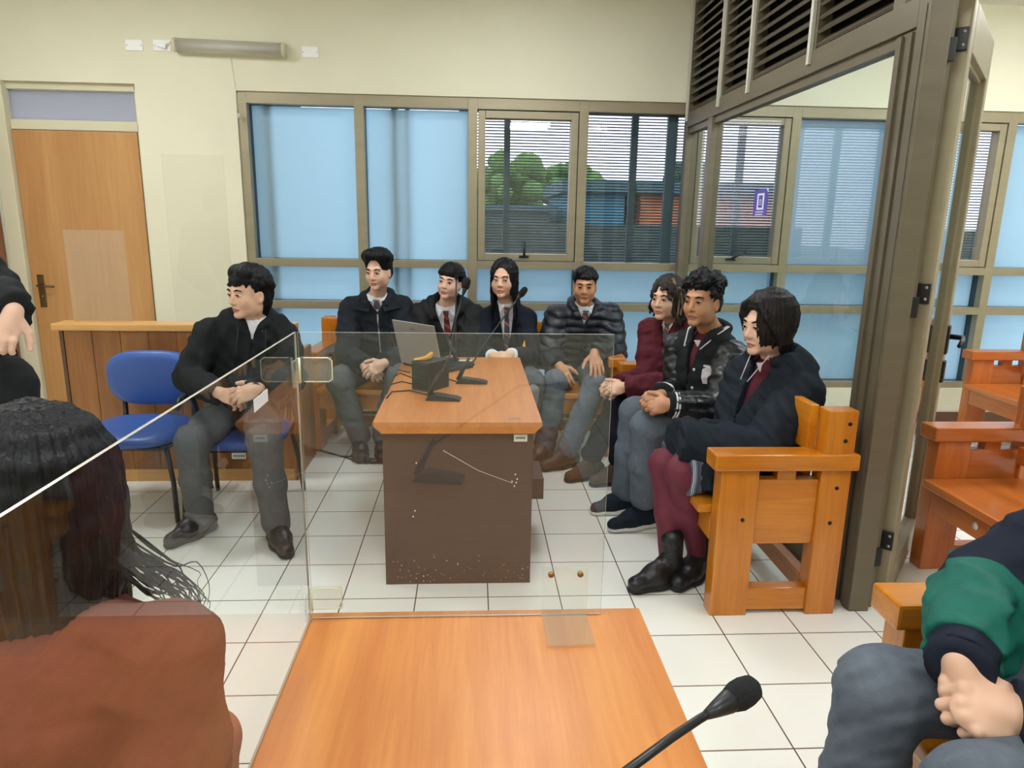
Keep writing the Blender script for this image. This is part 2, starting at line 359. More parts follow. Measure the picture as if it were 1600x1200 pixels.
for i in range(len(cols)-1):
    l, r_ = cols[i]+MW, cols[i+1]-MW
    yp = YW+.135
    for k, (z0, z1) in enumerate(((.315, .845), (.90, 1.145))):
        MB().box(l, r_, yp, yp+.006, z0, z1).build('lower_pane', 'frost_film', win)
    if i in clear_cols:
        if i in (2, 4, 6):                  # opening sash with its own frame
            sf = MB(); a, c, e, g = l+.006, r_-.006, 1.206, 2.228; s0, s1 = YW+.02, YW+.11
            for q in ((a, a+.05, e, g), (c-.05, c, e, g), (a+.05, c-.05, e, e+.05), (a+.05, c-.05, g-.05, g)): sf.box(q[0], q[1], s0, s1, q[2], q[3], .004)
            so = sf.build('sash', 'bronze_aluminium', win)
            MB().box(a+.05, c-.05, YW+.08, YW+.086, e+.05, g-.05).build('sash_pane', 'window_glass', so)
            hx = l+.34 if i == 2 else l+.31; hd = MB().box(hx-.035, hx+.035, YW+.005, YW+.02, e+.022, e+.04, .003)
            if i == 2: hd.tube([(hx, YW+.006, e+.03), (hx, YW-.012, e+.05), (hx+.005, YW-.015, e+.14)], .009)
            else: hd.tube([(hx, YW+.006, e+.03), (hx, YW-.012, e+.04), (hx+.10, YW-.018, e+.09)], .009)
            hd.build('sash_handle', 'black_plastic', so)
        else: MB().box(l, r_, yp, yp+.006, 1.20, 2.235).build('upper_pane', 'window_glass', win)
    else:
        MB().box(l, r_, yp, yp+.006, 1.20, 2.235).build('upper_pane', 'thin_frost_film' if i == 5 else 'frost_film', win)
MB().box(1.40, 1.47, YW+.10, YW+.14, 1.20, 2.235).build('outer_post', 'outer_post', win)

struct(MB().box(-1.95, -1.66, YW+.17, YW+2.2, -.3, 3.4).build('wall_sky_blocker', 'grey_green_wall'))  # unseen wall added to block sky light and darken the left frosted pane
# outdoors, seen through the perforated screen
for x0, x1 in ((-.1, 1.43), (1.47, 2.32), (2.32, 4.1)):
    pass
sc = MB().quad((-.10, YW+.42, .1), (4.2, YW+.42, .1), (4.2, YW+.42, 2.9), (-.10, YW+.42, 2.9)).build('perforated_metal_screen', 'perforated_screen')
tag(sc, 'dark perforated metal screen outside the clear window panes', 'screen')
for x, w, y in ((.26, .045, .36), (1.22, .05, .36), (2.05, .05, .36), (-.55, .045, .165), (-.46, .03, .165), (2.72, .04, .36), (-1.42, .05, .165)):  # the leftmost post is an extra, added to darken the left frosted pane
    o = MB().box(x-w/2, x+w/2, YW+y, YW+y+.04, -.2, 3.1).build('screen_post', 'outer_post')
    tag(o, 'upright dark steel post behind the window glass, holding the screen', 'post', 'screen posts outside the windows')
struct(MB().box(-30, 60, YW+.5, 90, -.5, -.3).build('ground_outside', 'asphalt'))
def house(name, label, x0, x1, y, z1, m, fasc=.35):
    t = thing(name, ((x0+x1)/2, y, -.3), label, 'building')
    w = (x1-x0)/2
    MB().box(-w, w, 0, 5, 0, z1+.3-fasc).build('wall', m, t)
    MB().box(-w-.2, w+.2, -.3, 5.2, z1+.3-fasc, z1+.3).build('roof_fascia', 'fascia', t)
house('market_building', 'long low turquoise building across the road beyond the screen', 2.65, 4.25, 20, 2.65, 'turquoise_wall')
house('painted_shed', 'low orange painted shed beside the turquoise building outside', 4.7, 10.5, 20, 2.65, 'orange_wall')
house('street_wall_building', 'grey green low building below the bright green trees outside', -2, 2.2, 20.5, 1.95, 'grey_green_wall', .15)
gw_ = MB().box(-3, 14, -.15, .15, 0, 1.76).build('garden_wall', 'hedge_grey'); gw_.location = (0, 13, -.3); tag(gw_, 'long low dark hedge wall across the road outside', 'wall')
def tree(loc, h, r, m, label):
    t = thing('tree', loc, label, 'tree', None)
    MB().tube([(0, 0, 0), (.05, 0, h*.5), (0, .05, h*.8)], [.12, .09, .05]).build('trunk', 'trunk', t)
    q = MB(); 
    for k in range(46):
        a = rnd.uniform(0, 6.28); e = rnd.uniform(-.8, 1.2); rr = r*rnd.uniform(.35, .8)
        q.ball((math.cos(a)*math.cos(e)*rr*1.25, math.sin(a)*math.cos(e)*rr, h+math.sin(e)*rr), r*rnd.uniform(.18, .34), 7)
    q.build('foliage', m, t)
tree((1.4, 28, -.3), 3.1, 1.5, 'tree_leaf', 'bright green bushy tree outside behind the grey green building')
tree((4.0, 29, -.3), 3.0, 1.3, 'tree_leaf', 'second bright green tree outside next to the turquoise building')
tree((9.6, 32, -.3), 3.6, 1.1, 'dark_leaf', 'small dark tree standing far outside above the orange shed')

# ------------------------------------------------------------------ glazed partition with louvres and its open door
PX0, PX1, PY0, PY1 = 1.49, 1.57, 2.42, YW-.004
p = MB()
p.box(PX0, PX1, PY1-.05, PY1, 0, CEIL-.005, .003)                                 # jamb on the back wall
p.box(PX0, PX1, 4.55, 4.63, 0, 2.15, .003)                                       # intermediate post
p.box(PX0, PX1, PY0, PY0+.07, 0, CEIL-.005, .004).box(PX0+.01, PX1-.01, PY0+.07, PY0+.20, 0, 2.14, .003)   # door post
p.box(PX0, PX1, PY0+.07, PY1-.05, 2.14, 2.235, .003).box(PX0+.015, PX1-.015, PY0+.2, PY1-.05, 2.10, 2.14)   # rail under the louvres
p.box(PX0, PX1, PY0+.2, PY1-.05, 0, .10, .003).box(PX0, PX1, PY0+.2, PY1-.05, 2.92, CEIL-.005)
p.box(PX1+.0005, PX1+.03, PY0+.03, PY0+.066, 0, 2.27).box(PX0-.003, PX0+.004, PY0+.02, PY0+.05, .0, 2.2).box(PX0+.0, PX0+.02, PY0+.09, PY0+.11, 0, 2.13).box(PX0+.0, PX0+.02, PY0+.15, PY0+.17, 0, 2.13)
p.box(PX0, PX1, -2.59, PY0-.001, 2.27, 2.35, .003)                                # header over the doorway
p.box(PX0, PX1, -2.59, .9, 0, .10).box(PX0, PX1, .9, .98, 0, 2.27)
for y in (4.45, 3.98, 3.27, 2.62): p.box(PX0+.005, PX1-.005, y-.035, y+.035, 2.235, 2.92)
part = struct(p.build('wall_partition', 'dark_aluminium'))
st = MB()
for y in (5.09, 4.45, 3.98, 3.27): st.box(PX0-.012, PX0+.004, y-.012, y+.012, 2.18, 2.95)
st.build('cover_strip', 'pale_strip', part)
lv = MB(); ys = [PY0+.07, 2.585, 3.235, 3.305, 3.945, 4.015, 4.415, 4.485, PY1-.05]
for a, c in zip(ys[0::2] if False else [2.655, 3.305, 4.015, 4.485], [3.235, 3.945, 4.415, PY1-.05]):
    for k in range(12):
        z = 2.252+k*.055
        M = TR(1.53, 0, z+.02) @ Matrix.Rotation(math.radians(-38), 4, 'Y')
        lv.box(-.040, .040, a, c, -.006, .006, 0, M)
lv.build('louvre_blades', 'dark_aluminium', part)
MB().box(1.556, 1.562, 2.6, PY1-.05, 2.24, 2.92).build('louvre_backing', 'screen_black', part)
MB().box(1.527, 1.533, PY0+.19, 4.55, .10, 2.10).build('partition_pane', 'window_glass', part)
MB().box(1.527, 1.533, 4.63, PY1-.05, .10, 2.10).build('partition_pane', 'window_glass', part)
MB().box(1.527, 1.533, -2.58, PY0-.001, 2.35, CEIL-.005).build('partition_pane', 'window_glass', part)
MB().box(1.527, 1.533, -2.58, .9, .10, 2.27).build('partition_pane', 'window_glass', part)
# the leaf: hinged on the far side of the door post, swung away from the camera
HX, HY = 1.655, 2.50
leaf = thing('glazed_door', (HX, HY, 0), 'open bronze framed glass door swung back from the partition', 'door', None, math.atan2(.51, .44))
LMI = (TR(HX, HY, 0) @ RZ(math.atan2(.51, .44))).inverted(); LW, LZ = .74, 2.24; lm = MB(); th = .032
lm.box(0, .085, -th, th, .02, LZ, .012).box(LW-.075, LW, -th, th, .02, LZ, .006).box(.085, LW-.075, -th, th, .02, .14, .004).box(.085, LW-.075, -th, th, LZ-.16, LZ, .004)
lm.box(.085, .10, -.012, .012, .14, LZ-.16).box(LW-.09, LW-.075, -.012, .012, .14, LZ-.16).box(.085, LW-.075, -.012, .012, LZ-.175, LZ-.16)
lm.build('leaf_frame', 'bronze_aluminium', leaf)
MB().box(.10, LW-.09, -.003, .003, .14, LZ-.175).build('leaf_pane', 'window_glass', leaf)
for z in (2.10, 1.24, .26):
    hn = MB().box(-.013, -.0005, -.026, .030, z-.03, z+.045, .003).tube([(-.014, .030, z-.075), (-.014, .030, z+.045)], .008)
    hn.box(PX1+.002, PX1+.034, PY0+.014, PY0+.029, z-.075, z+.0, .003, LMI)
    ho = hn.build('hinge', 'black_plastic', leaf)
    for dy, dz in ((-.012, .03), (-.012, -.012)): MB().lathe([(.006, 0), (.005, .003)], (-.013, dy, z+dz), (-1, 0, 0), 8).build('screw', 'steel', ho)
hd = MB().box(LW-.07, LW-.02, -th-.010, th+.010, .93, 1.06, .006).box(LW-.07, LW-.02, -th-.012, th+.012, .80, .90, .006)
for s in (-1, 1): hd.tube([(LW-.045, s*(th+.012), 1.01), (LW-.045, s*(th+.06), 1.01), (LW-.09, s*(th+.066), 1.005), (LW-.15, s*(th+.06), .985)], [.012, .012, .011, .009])
hd.build('door_handle', 'black_plastic', leaf)
# purple notice stuck on the partition glass
M0 = fl(1195, 317, 1.6); sk = thing('window_sticker', (1.5265, 3.76, 1.60), 'purple notice sticker on the partition glass above the benches', 'sticker')
MB().box(-.0006, 0, -.09, .09, -.068, .068).build('sheet', 'purple_print', sk)
ic = MB()
for q in ((-.045, .045, .038, .048), (-.045, .045, -.036, -.026), (-.045, -.027, -.026, .038), (.027, .045, -.026, .038), (-.016, .016, .012, .016), (-.016, .016, .002, .006), (-.016, .016, -.010, -.006)): ic.box(-.0012, -.0007, q[0], q[1], q[2], q[3])
ic.build('device_icon', 'sticker_white', sk)
tx = MB(); 
for z, n in ((-.047, 10), (-.060, 9)):
    for k in range(n):
        y = .055-k*.011; tx.box(-.0012, -.0007, y-.0035, y+.0035, z-.0035, z+.0035)
tx.build('lettering', 'sticker_white', sk)
MB().prism([(-.09, .05), (-.09, .068), (-.07, .068)], 'x', -.0013, -.0007).build('peeled_corner', 'sticker_white', sk)

# ------------------------------------------------------------------ fittings on the back wall
for i, (x, z, lab) in enumerate(((-2.223, 2.571, 'blank white wall plate, leftmost above the door'), (-2.045, 2.575, 'white wall plate with a black cable plug, beside the emergency lamp'), (-1.082, 2.562, 'blank white wall plate to the right of the emergency lamp'))):
    t = thing('wall_plate', (x, YW, z), lab, 'wall plate', 'white plates on the back wall')
    MB().box(-.055, .055, -.008, 0, -.034, .034, .003).build('plate', 'white_plastic', t)
    for sx in (-1, 1): MB().lathe([(.004, 0), (.003, .002)], (sx*.045, -.008, 0), (0, -1, 0), 8).build('screw', 'steel', t)
    if i == 1:
        MB().box(-.02, .035, -.035, -.008, -.016, .012, .004, Matrix.Rotation(.3, 4, 'Y')).build('plug', 'white_plastic', t)
        MB().tube([(.03, -.025, .005), (.07, -.02, .03), (.12, -.01, .028)], .004).build('cord', 'white_plastic', t)
lp = thing('emergency_lamp', (-1.59, YW, 2.565), 'clear tubular emergency lamp fixed on the wall above the door', 'lamp', None)
MR = Matrix.Rotation(math.radians(1.0), 4, 'Y')
bk = MB().box(-.355, .355, -.03, 0, -.045, .045, .006, MR); bk.build('backplate', 'cream_enamel', lp)
cy = MB().tube([MR @ Vector(v) for v in ((-.34, -.055, 0), (.34, -.055, 0))], .042, 20); cy.build('lens', 'lamp_lens', lp)
tb = MB().tube([MR @ Vector(v) for v in ((-.30, -.055, 0), (.30, -.055, 0))], .014, 12); tb.build('tube', 'white_plastic', lp)
for s in (-1, 1): MB().tube([MR @ Vector((s*.338, -.055, 0)), MR @ Vector((s*.356, -.055, 0))], .045, 20).build('end_cap', 'cream_enamel', lp)
MB().tube([(.0, -.05, -.05), (.01, -.04, -.2), (.02, -.03, -.40)], .0022, 6).lathe([(.008, -.03), (.010, 0), (.003, .01)], (.02, -.03, -.41), (0, 0, 1), 8).build('pull_cord', 'pale_strip', lp)

# ------------------------------------------------------------------ benches
def bench(loc, rz, L, label, group, red=False):
    t = thing('wooden_bench', loc, label, 'bench', group, rz)
    hz, up, en = ('red_pine', 'red_pine_upright', 'red_pine_end') if red else ('bench_pine', 'bench_pine_upright', 'bench_pine_end')
    for e, (a, c) in enumerate(((0, .085), (L-.085, L))):
        ia, ic = a+.004, c-.004
        MB().box(ia, ic, .02, .165, 0, .597, .005).build('front_leg', up, t)
        MB().box(ia, ic, .40, .515, 0, .825, .005).build('rear_leg', up, t)
        MB().box(a-.012, c+.012, -.012, .535, .597, .66, .008).build('armrest', en, t)
        MB().box(a+.02, c-.02, .165, .40, .295, .555, .003).build('side_panel', en, t)
        MB().box(a+.02, c-.02, .24, .31, .555, .597).build('arm_block', up, t)
        MB().box(a+.015, c-.015, .165, .40, .018, .11, .004).build('stretcher', en, t)
        xo = ia if e == 0 else ic; s = -1 if e == 0 else 1
        for y, z in ((.485, .775), (.475, .71), (.465, .525), (.455, .385), (.115, .40)): MB().lathe([(.008, 0), (.0075, .002)], (xo, y, z), (s, 0, 0), 10).build('bolt_plug', 'dark_metal', t)
    MB().box(.085, L-.085, -.03, .42, .395, .43, .006).build('seat', hz, t)
    MB().box(.085, L-.085, .02, .05, .285, .392, .003).build('apron', hz, t)
    MB().box(.075, L-.075, .365, .40, .65, .83, .006).build('back_board', hz, t)
    MB().box(.085, L-.085, .37, .40, .50, .575, .004).build('lower_back_board', hz, t)
    MB().box(.085, L-.085, .40, .44, .06, .14, .003).build('rear_stretcher', hz, t)
    for x in (L*.5,): MB().box(x-.05, x+.05, .40, .44, .43, .84, .004).build('back_post', up, t)
    return t
bench((.905, 2.40+1.78, 0), -math.pi/2, 1.78, 'orange wooden bench along the glass partition holding three students', 'wooden benches with armrests')
bench((-1.06, 4.42, 0), -.075, 2.02, 'orange wooden bench under the windows behind the laptop desk', 'wooden benches with armrests')
bc = bench((1.975, 2.835, 0), -math.pi/2, 1.75, 'empty red brown bench just beyond the open glass door', 'wooden benches with armrests', True)
bd = bench((3.47, 4.68, 0), -math.pi/2, 1.9, 'empty red brown bench farther back below the windows at right', 'wooden benches with armrests', True)
bench((.965, 1.455, 0), -math.pi/2, 1.9, 'orange wooden bench under the person in the green and navy jacket', 'wooden benches with armrests')
for x, lab in ((.60, 'white'),):
    lb = MB().lathe([(.016, 0), (.016, .001)], (.36, .0195, .335), (0, -1, 0), 16).box(.43, .50, .0185, .0199, .32, .355).build('asset_label', 'label_paper', bc)
    MB().box(.437, .493, .0178, .0184, .338, .346).build('print', 'grey_ink', lb)

# ------------------------------------------------------------------ the two desks
def desk(loc, label):
    t = thing('writing_desk', loc, label, 'desk', 'desks with dark brown bodies')
    w, L = .332, 1.36
    MB().prism([(-w, .71), (w, .71), (w, .695), (w-.032, .664), (-w+.032, .664), (-w, .695)], 'y', 0, L).build('tabletop', 'desk_laminate', t)
    MB().box(-.30, .30, .03, .05, 0, .664, .001).build('front_panel', 'dark_laminate', t)
    for s in (-1, 1): MB().box(s*.30, s*.282, .0505, L-.06, 0, .664, .001).build('side_panel', 'dark_laminate', t)
    return t
dk = desk((-.052, 2.650, 0), 'orange topped desk with the laptop and two microphones on it')
MB().box(.30, .385, .37, .62, .235, .335, .003).build('cable_box', 'dark_laminate', dk)
nk = desk((.0135, -.074, -.002), 'orange topped desk nearest the camera with clear screens')
a = MB().box(.222, .276, .0285, .0299, .622, .652, .001).build('asset_label', 'label_paper', dk)
pr = MB()
for k in range(9): pr.box(.230+k*.0043, .2328+k*.0043, .0280, .0284, .634, .641)
pr.build('print', 'ink', a)
st = MB()
for q in ((.20, .25, .040, .0415), (.20, .25, .062, .0635), (.20, .2015, .0415, .062), (.2485, .25, .0415, .062)): st.box(q[0], q[1], q[2], q[3], .7101, .7105)
for k in range(6): st.box(.206+k*.0067, .2095+k*.0067, .047, .068, .7101, .7104)
st.build('worn_stamp', 'grey_ink', dk)
sc_ = MB()
for k in range(60):
    x = rnd.uniform(-.27, .29); z = abs(rnd.gauss(0, .045))+.01; s = rnd.uniform(.0008, .0022); sc_.box(x, x+s*rnd.uniform(1, 2.5), .0287, .0299, z, z+s)
for x, z in ((-.17, .53), (-.178, .325), (-.186, .30), (.215, .45), (.225, .43), (.232, .445), (.236, .46), (.228, .48)): sc_.box(x, x+.005, .0287, .0299, z, z+.006)
sc_.tube([(-.06, .0296, .585), (.08, .0296, .50), (.22, .0296, .445)], .0009, 4)
sc_.build('chipped_mark', 'label_paper', dk)

# ------------------------------------------------------------------ clear screens on the near desk
def pane(name, dims, label, cat, edge='edge_acrylic', m='acrylic', group=None):
    x0, x1, y0, y1, z0, z1 = dims; c = Vector(((x0+x1)/2, (y0+y1)/2, z0))
    q = MB().box(x0-c.x, x1-c.x, y0-c.y, y1-c.y, 0, z1-z0)
    o = q.build(name, m); o.location = c; o.data.materials.append(MATS[edge])
    thin = 0 if x1-x0 < y1-y0 else 1
    for f in o.data.polygons:
        if abs(f.normal[thin]) < .5: f.material_index = 1
    return tag(o, label, cat, group)
fp = pane('acrylic_screen', (-.312, .262, 1.263, 1.267, .7105, 1.280), 'clear acrylic screen along the far edge of the near desk', 'acrylic screen')
sp = pane('acrylic_screen', (-.318, -.314, -.05, 1.263, .7105, 1.280), 'clear acrylic screen along the left edge of the near desk', 'acrylic screen')
stk = MB().box(.0021, .0026, .3925, .4625, .4925, .5115).build('blank_sticker', 'sticker_white', sp)
def bracket(x0, x1, y, lab, rot=None):     # L-shaped clear foot with two brass screws
    t = thing('clear_bracket', ((x0+x1)/2, y, .7105), lab, 'bracket', 'clear screen brackets')
    w = (x1-x0)/2
    o = MB().box(-w, w, -.010, -.004, 0, .105, .001).box(-w, w, -.115, -.010, 0, .005, .001).build('plate', 'acrylic_clip', t)
    for k in (-1, 1): MB().lathe([(.006, 0), (.006, .004), (.003, .006)], (k*(w-.016), -.010, .092), (0, -1, 0), 12).build('screw', 'brass', t)
    if rot: t.rotation_euler = (0, 0, rot)
    return t
bracket(.142, .232, 1.267, 'clear L shaped bracket with brass screws on far edge of near desk')
for z, lab in ((1.19, 'upper clear corner clip joining the two acrylic screens'), (.735, 'lower clear corner clip joining the two acrylic screens')):
    t = thing('corner_clip', (-.313, 1.262, z), lab, 'clip', 'clear corner clips')
    q = MB().prism([(.002, -.012), (.002, -.055), (.006, -.055), (.006, -.014), (.012, -.007), (.062, -.007), (.062, -.003), (.010, -.003)], 'z', 0, .046)
    q.build('plate', 'acrylic_clip', t)
    rim = MB().tube([(.0055, -.014, .0), (.0055, -.014, .046)], .0022, 6)
    rim.tube([(.012, -.008, .001), (.055, -.008, .001), (.062, -.008, .006), (.062, -.008, .040), (.055, -.008, .045), (.012, -.008, .045)], .0011, 5)
    rim.build('bright_rim', 'edge_clip', t)
# screens standing on the wooden counter
ct = thing('wooden_counter', (-1.62, 3.90, 0), 'wood panelled counter with an oak top behind the blue chairs', 'counter')
cz, cl, cr = .905, -.615, .622
MB().box(cl-.03, cr+.015, -.02, .125, .868, cz, .005).build('counter_top', 'counter_oak', ct)
q = MB()
for k in range(8):
    x0 = cl+.02+(cr-cl-.04)*k/8; q.box(x0+.0012, x0+(cr-cl-.04)/8-.0012, 0, .03, .07, .868, .003)
q.box(cl+.02, cr-.02, .006, .029, .07, .868).build('front_panel', 'counter_veneer', ct)
MB().box(cl, cl+.02, -.005, .10, 0, .868, .002).build('end_panel', 'dark_skirting', ct)
MB().box(cr-.02, cr, -.005, .47, 0, .72, .002).build('end_panel', 'counter_veneer', ct)
MB().box(cl+.02, cr-.02, -.006, .03, 0, .0695, .002).build('plinth', 'counter_oak', ct); MB().box(cl+.02, cr-.02, .031, .50, .68, .71, .002).build('inner_worktop', 'counter_oak', ct)
pane('acrylic_screen', (-2.19, -1.875, 3.97, 3.974, cz+.0005, 1.40), 'small clear screen standing on the counter in front of the door', 'acrylic screen', 'acrylic_clip', 'old_acrylic')
pane('acrylic_screen', (-1.65, -1.33, 4.00, 4.004, cz+.0005, 1.80), 'taller clear screen on the counter in front of the cream wall', 'acrylic screen', 'acrylic_clip', 'thin_acrylic')
# ------------------------------------------------------------------ blue chairs
def pad(b, w, d, h, crown, n=14, pw=3.2):          # superellipse cushion, domed on top
    g = []
    def sup(t, e): c = math.cos(t); s = math.sin(t); return (math.copysign(abs(c)**(2/e), c), math.copysign(abs(s)**(2/e), s))
    rings = []
    prof = [(.0, 0), (.93, 0), (1, h*.25), (1, h*.65), (.95, h*.92), (.8, h+crown*.45), (.5, h+crown*.85), (.0, h+crown)]
    for f, z in prof:
        rings.append([b.bm.verts.new((w*max(f, .002)*sup(2*math.pi*k/(2*n), pw)[0], d*max(f, .002)*sup(2*math.pi*k/(2*n), pw)[1], z)) for k in range(2*n)])
    fs = []
    for a, c in zip(rings, rings[1:]):
        for k in range(2*n): fs.append(b.bm.faces.new((a[k], a[(k+1) % (2*n)], c[(k+1) % (2*n)], c[k])))
    for f in fs: f.smooth = True
    return b
def chair(loc, rz, label, arms=(1,)):
    t = thing('visitor_chair', loc, label, 'chair', 'blue upholstered visitor chairs', rz)
    s = pad(MB(), .235, .225, .05, .012).build('seat', 'blue_vinyl', t); s.location = (0, -.01, .395); s.rotation_euler = (math.radians(2), 0, 0)
    MB().box(-.21, .21, -.2, .19, -.014, .0, .004).build('seat_shell', 'black_plastic', s)
    k = pad(MB(), .235, .15, .05, .012, pw=3.0).build('backrest', 'blue_vinyl', t)
    k.location = (0, .235, .645); k.rotation_euler = (math.radians(96), 0, 0)
    f = MB()
    for sx in (-1, 1):
        f.tube([(sx*.18, .17, .385), (sx*.18, .245, .42), (sx*.18, .26, .56), (sx*.18, .268, .70)], .013)
    f.build('back_bracket', 'black_plastic', t)
    for sx in (-1, 1):
        for y0, y1 in ((-.17, -.20), (.19, .26)):
            MB().tube([(sx*.20, y0, .385), (sx*.225, (y0+y1)/2, .2), (sx*.235, y1, .0)], .0125).build('leg', 'black_plastic', t)
    f = MB().tube([(-.2, -.17, .375), (-.2, .19, .375), (.2, .19, .375), (.2, -.17, .375), (-.2, -.17, .375)], .012); f.build('seat_frame', 'black_plastic', t)
    for sx in arms:
        MB().tube([(sx*.22, .15, .385), (sx*.25, .13, .45), (sx*.25, .05, .60), (sx*.25, -.02, .615), (sx*.25, -.10, .60), (sx*.25, -.14, .57)], [.013, .013, .015, .018, .018, .012]).build('armrest', 'black_plastic', t)
    return t
chair((-1.685, 3.52, 0), 0, 'empty blue chair in front of the wooden counter', ())
c2 = chair((-1.17, 3.49, 0), 0, 'blue chair in front of the counter with the man in black hoodie', (-1, 1))
lb = MB().box(.02, .085, -.212, -.2095, .345, .375).build('asset_label', 'label_paper', c2); pr = MB()
for k in range(5): pr.box(.028+k*.011, .036+k*.011, -.2130, -.2122, .355, .366)
pr.build('print', 'grey_ink', lb)
c3 = chair((-.80, .62, 0), math.radians(-15), 'chair under the long haired person at the left of the near desk', ())
# ------------------------------------------------------------------ desk microphones
def mic(loc, rz, path, label, head=.016, hl=.05):
    t = thing('desk_microphone', loc, label, 'microphone', 'gooseneck desk microphones', rz)
    bs = MB().prism([(-.075, 0), (-.06, .022), (-.03, .026), (.06, .014), (.078, .006), (.078, 0)], 'y', -.03, .03)
    bs.build('base', 'black_plastic', t)
    MB().box(.012, .042, -.016, .016, .0185, .0215, 0, Matrix.Rotation(.13, 4, 'Y')).build('talk_button', 'sticker_white', t)
    MB().tube([(-.065, 0, .015), (-.045, 0, .06), (-.012, 0, .125)], [.016, .013, .009], 10, .8).build('stem_sleeve', 'black_plastic', t)
    p = [Vector(v) for v in path]
    MB().tube([(-.022, 0, .105)]+p, .0042, 8).build('gooseneck', 'black_plastic', t)
    d = (p[-1]-p[-2]).normalized()
    hb = MB().lathe([(.0045, -.03), (.008, -.015), (.011, 0), (.011, .012)], p[-1], d, 14).build('capsule_body', 'black_plastic', t)
    MB().lathe([(.006, .0), (head*.8, .004), (head, .014), (head, hl*.6), (head*.86, hl*.85), (head*.4, hl)], p[-1], d, 18).build('foam_windscreen', 'black_foam', t)
    return t
def local_path(loc, rz, pts):
    M = (TR(*loc) @ RZ(rz)).inverted(); return [M @ Vector(p) for p in pts]
L1 = (-.125, 3.01, .7105); r1 = -.12
mic(L1, r1, local_path(L1, r1, [at(686, 590, 3.06), at(703, 555, 3.12), at(712, 500, 3.16), at(726, 452, 3.2)]), 'black desk microphone in front of the black speaker box, stem upright', .018, .055)
L2 = (.0, 3.34, .7105); r2 = -.10
mic(L2, r2, local_path(L2, r2, [at(737, 570, 3.38), at(752, 545, 3.4), at(784, 500, 3.44), at(812, 463, 3.46)]), 'black desk microphone right of the laptop, stem leaning right', .017, .055)
L3 = (.12, 3.93, .7105)
L3 = (-.14, 3.88, .7105)
mic(L3, 2.6, local_path(L3, 2.6, [at(712, 550, 3.9), at(712, 500, 3.92), at(713, 430, 3.95)]), 'black microphone behind the laptop, tip above the tilted head', .018, .05)
L4 = (-.10, .50, .7055+.005); r4 = .15
mic(L4, r4, local_path(L4, r4, [(-.06, .50, .86), pz(985, 1200, .62), pz(1050, 1152, .645), pz(1092, 1124, .665), pz(1137, 1097, .685)]), 'black foam tipped microphone leaning over the near desk', .0145, .042)
# ------------------------------------------------------------------ laptop, speaker box, cables on the far desk
A, B_ = fl(628, 570, .711), fl(692, 584, .711); dv = (B_-A); ang = math.atan2(dv.y, dv.x)
lp = thing('laptop', tuple((A+B_)/2), 'open silver laptop seen from the back of its lid', 'laptop', None, ang)
w = dv.length/2+.0
tilt = math.radians(-12)
lid = MB().box(-w, w, -.004, .004, 0, .245, .003).build('lid', 'laptop_silver', lp); lid.location = (0, 0, .016); lid.rotation_euler = (math.radians(14), 0, 0)
MB().box(-w+.008, w-.008, .0041, .0047, .012, .235).build('screen', 'screen_black', lid)
MB().prism([(-.03, .205), (.01, .205), (.004, .215), (-.026, .215)], 'y', -.0048, -.0041).build('lid_emblem', 'grey_ink', lid)
bs = MB().box(-w, w, .005, .225, 0, .016, .003).build('keyboard_base', 'black_plastic', lp)
ky = MB()
for r in range(5):
    for c in range(13): ky.box(-w+.02+c*.0205, -w+.037+c*.0205, .03+r*.02, .046+r*.02, .0162, .0178)
ky.build('keys', 'screen_black', bs)
sb = thing('speaker_box', tuple(fl(668, 612, .7105)+Vector((.01, .075, 0))), 'small black speaker box with a gold wrapper on it', 'speaker', None, -.62)
MB().box(-.052, .052, -.075, .075, 0, .135, .004).build('cabinet', 'black_plastic', sb)
gr = MB()
for k in range(12): gr.box(-.047, .047, -.0775, -.0752, .012+k*.0095, .016+k*.0095)
gr.build('grille', 'screen_black', sb)
pl = MB().box(-.065, -.052, -.03, .02, .02, .07, .004); pl.build('plug', 'black_plastic', sb)
gw = MB().prism([(-.045, .002), (-.02, .006), (.01, .012), (.04, .032), (.034, .010), (.0, .0)], 'y', -.02, .022).build('gold_wrapper', 'gold_foil')
gw.location = Vector(sb.location)+Vector((-.03, .0, .137)); gw.rotation_euler = (0, 0, .3)
tag(gw, 'crumpled gold foil wrapper on top of the speaker box', 'wrapper')
cb = MB()
cb.tube([at(668, 617, 3.02)+Vector((0, 0, 0)), fl(640, 610, .7135), fl(612, 612, .7135), fl(604, 622, .7135)], .0035, 6)
cb.tube([fl(645, 600, .7135), fl(628, 596, .7135), fl(612, 600, .7135), fl(607, 606, .7135)], .003, 6)
cb.tube([fl(643, 590, .7135), fl(625, 583, .7135), fl(614, 590, .7135)], .003, 6)
cb.tube([fl(716, 597, .7135), fl(700, 592, .7135), fl(688, 588, .7135)], .003, 6)
cb.tube([fl(640, 582, .7135), fl(622, 578, .7135), fl(614, 592, .7135), fl(604, 615, .7135)], .003, 6)
tag(cb.build('desk_cables', 'black_rubber'), 'black cables tangled on the far desk behind the speaker box', 'cable')
pt = fl(726, 566, .7125)
pb = thing('papers_folder', (pt.x+.0, pt.y-.03, .7105), 'black folder beside the laptop with white paper corner', 'folder', None, .1)
MB().box(-.07, .05, -.06, .06, 0, .010, .002).build('cover', 'black_plastic', pb); MB().box(-.03, .045, .02, .05, .0101, .012).build('paper', 'label_paper', pb)
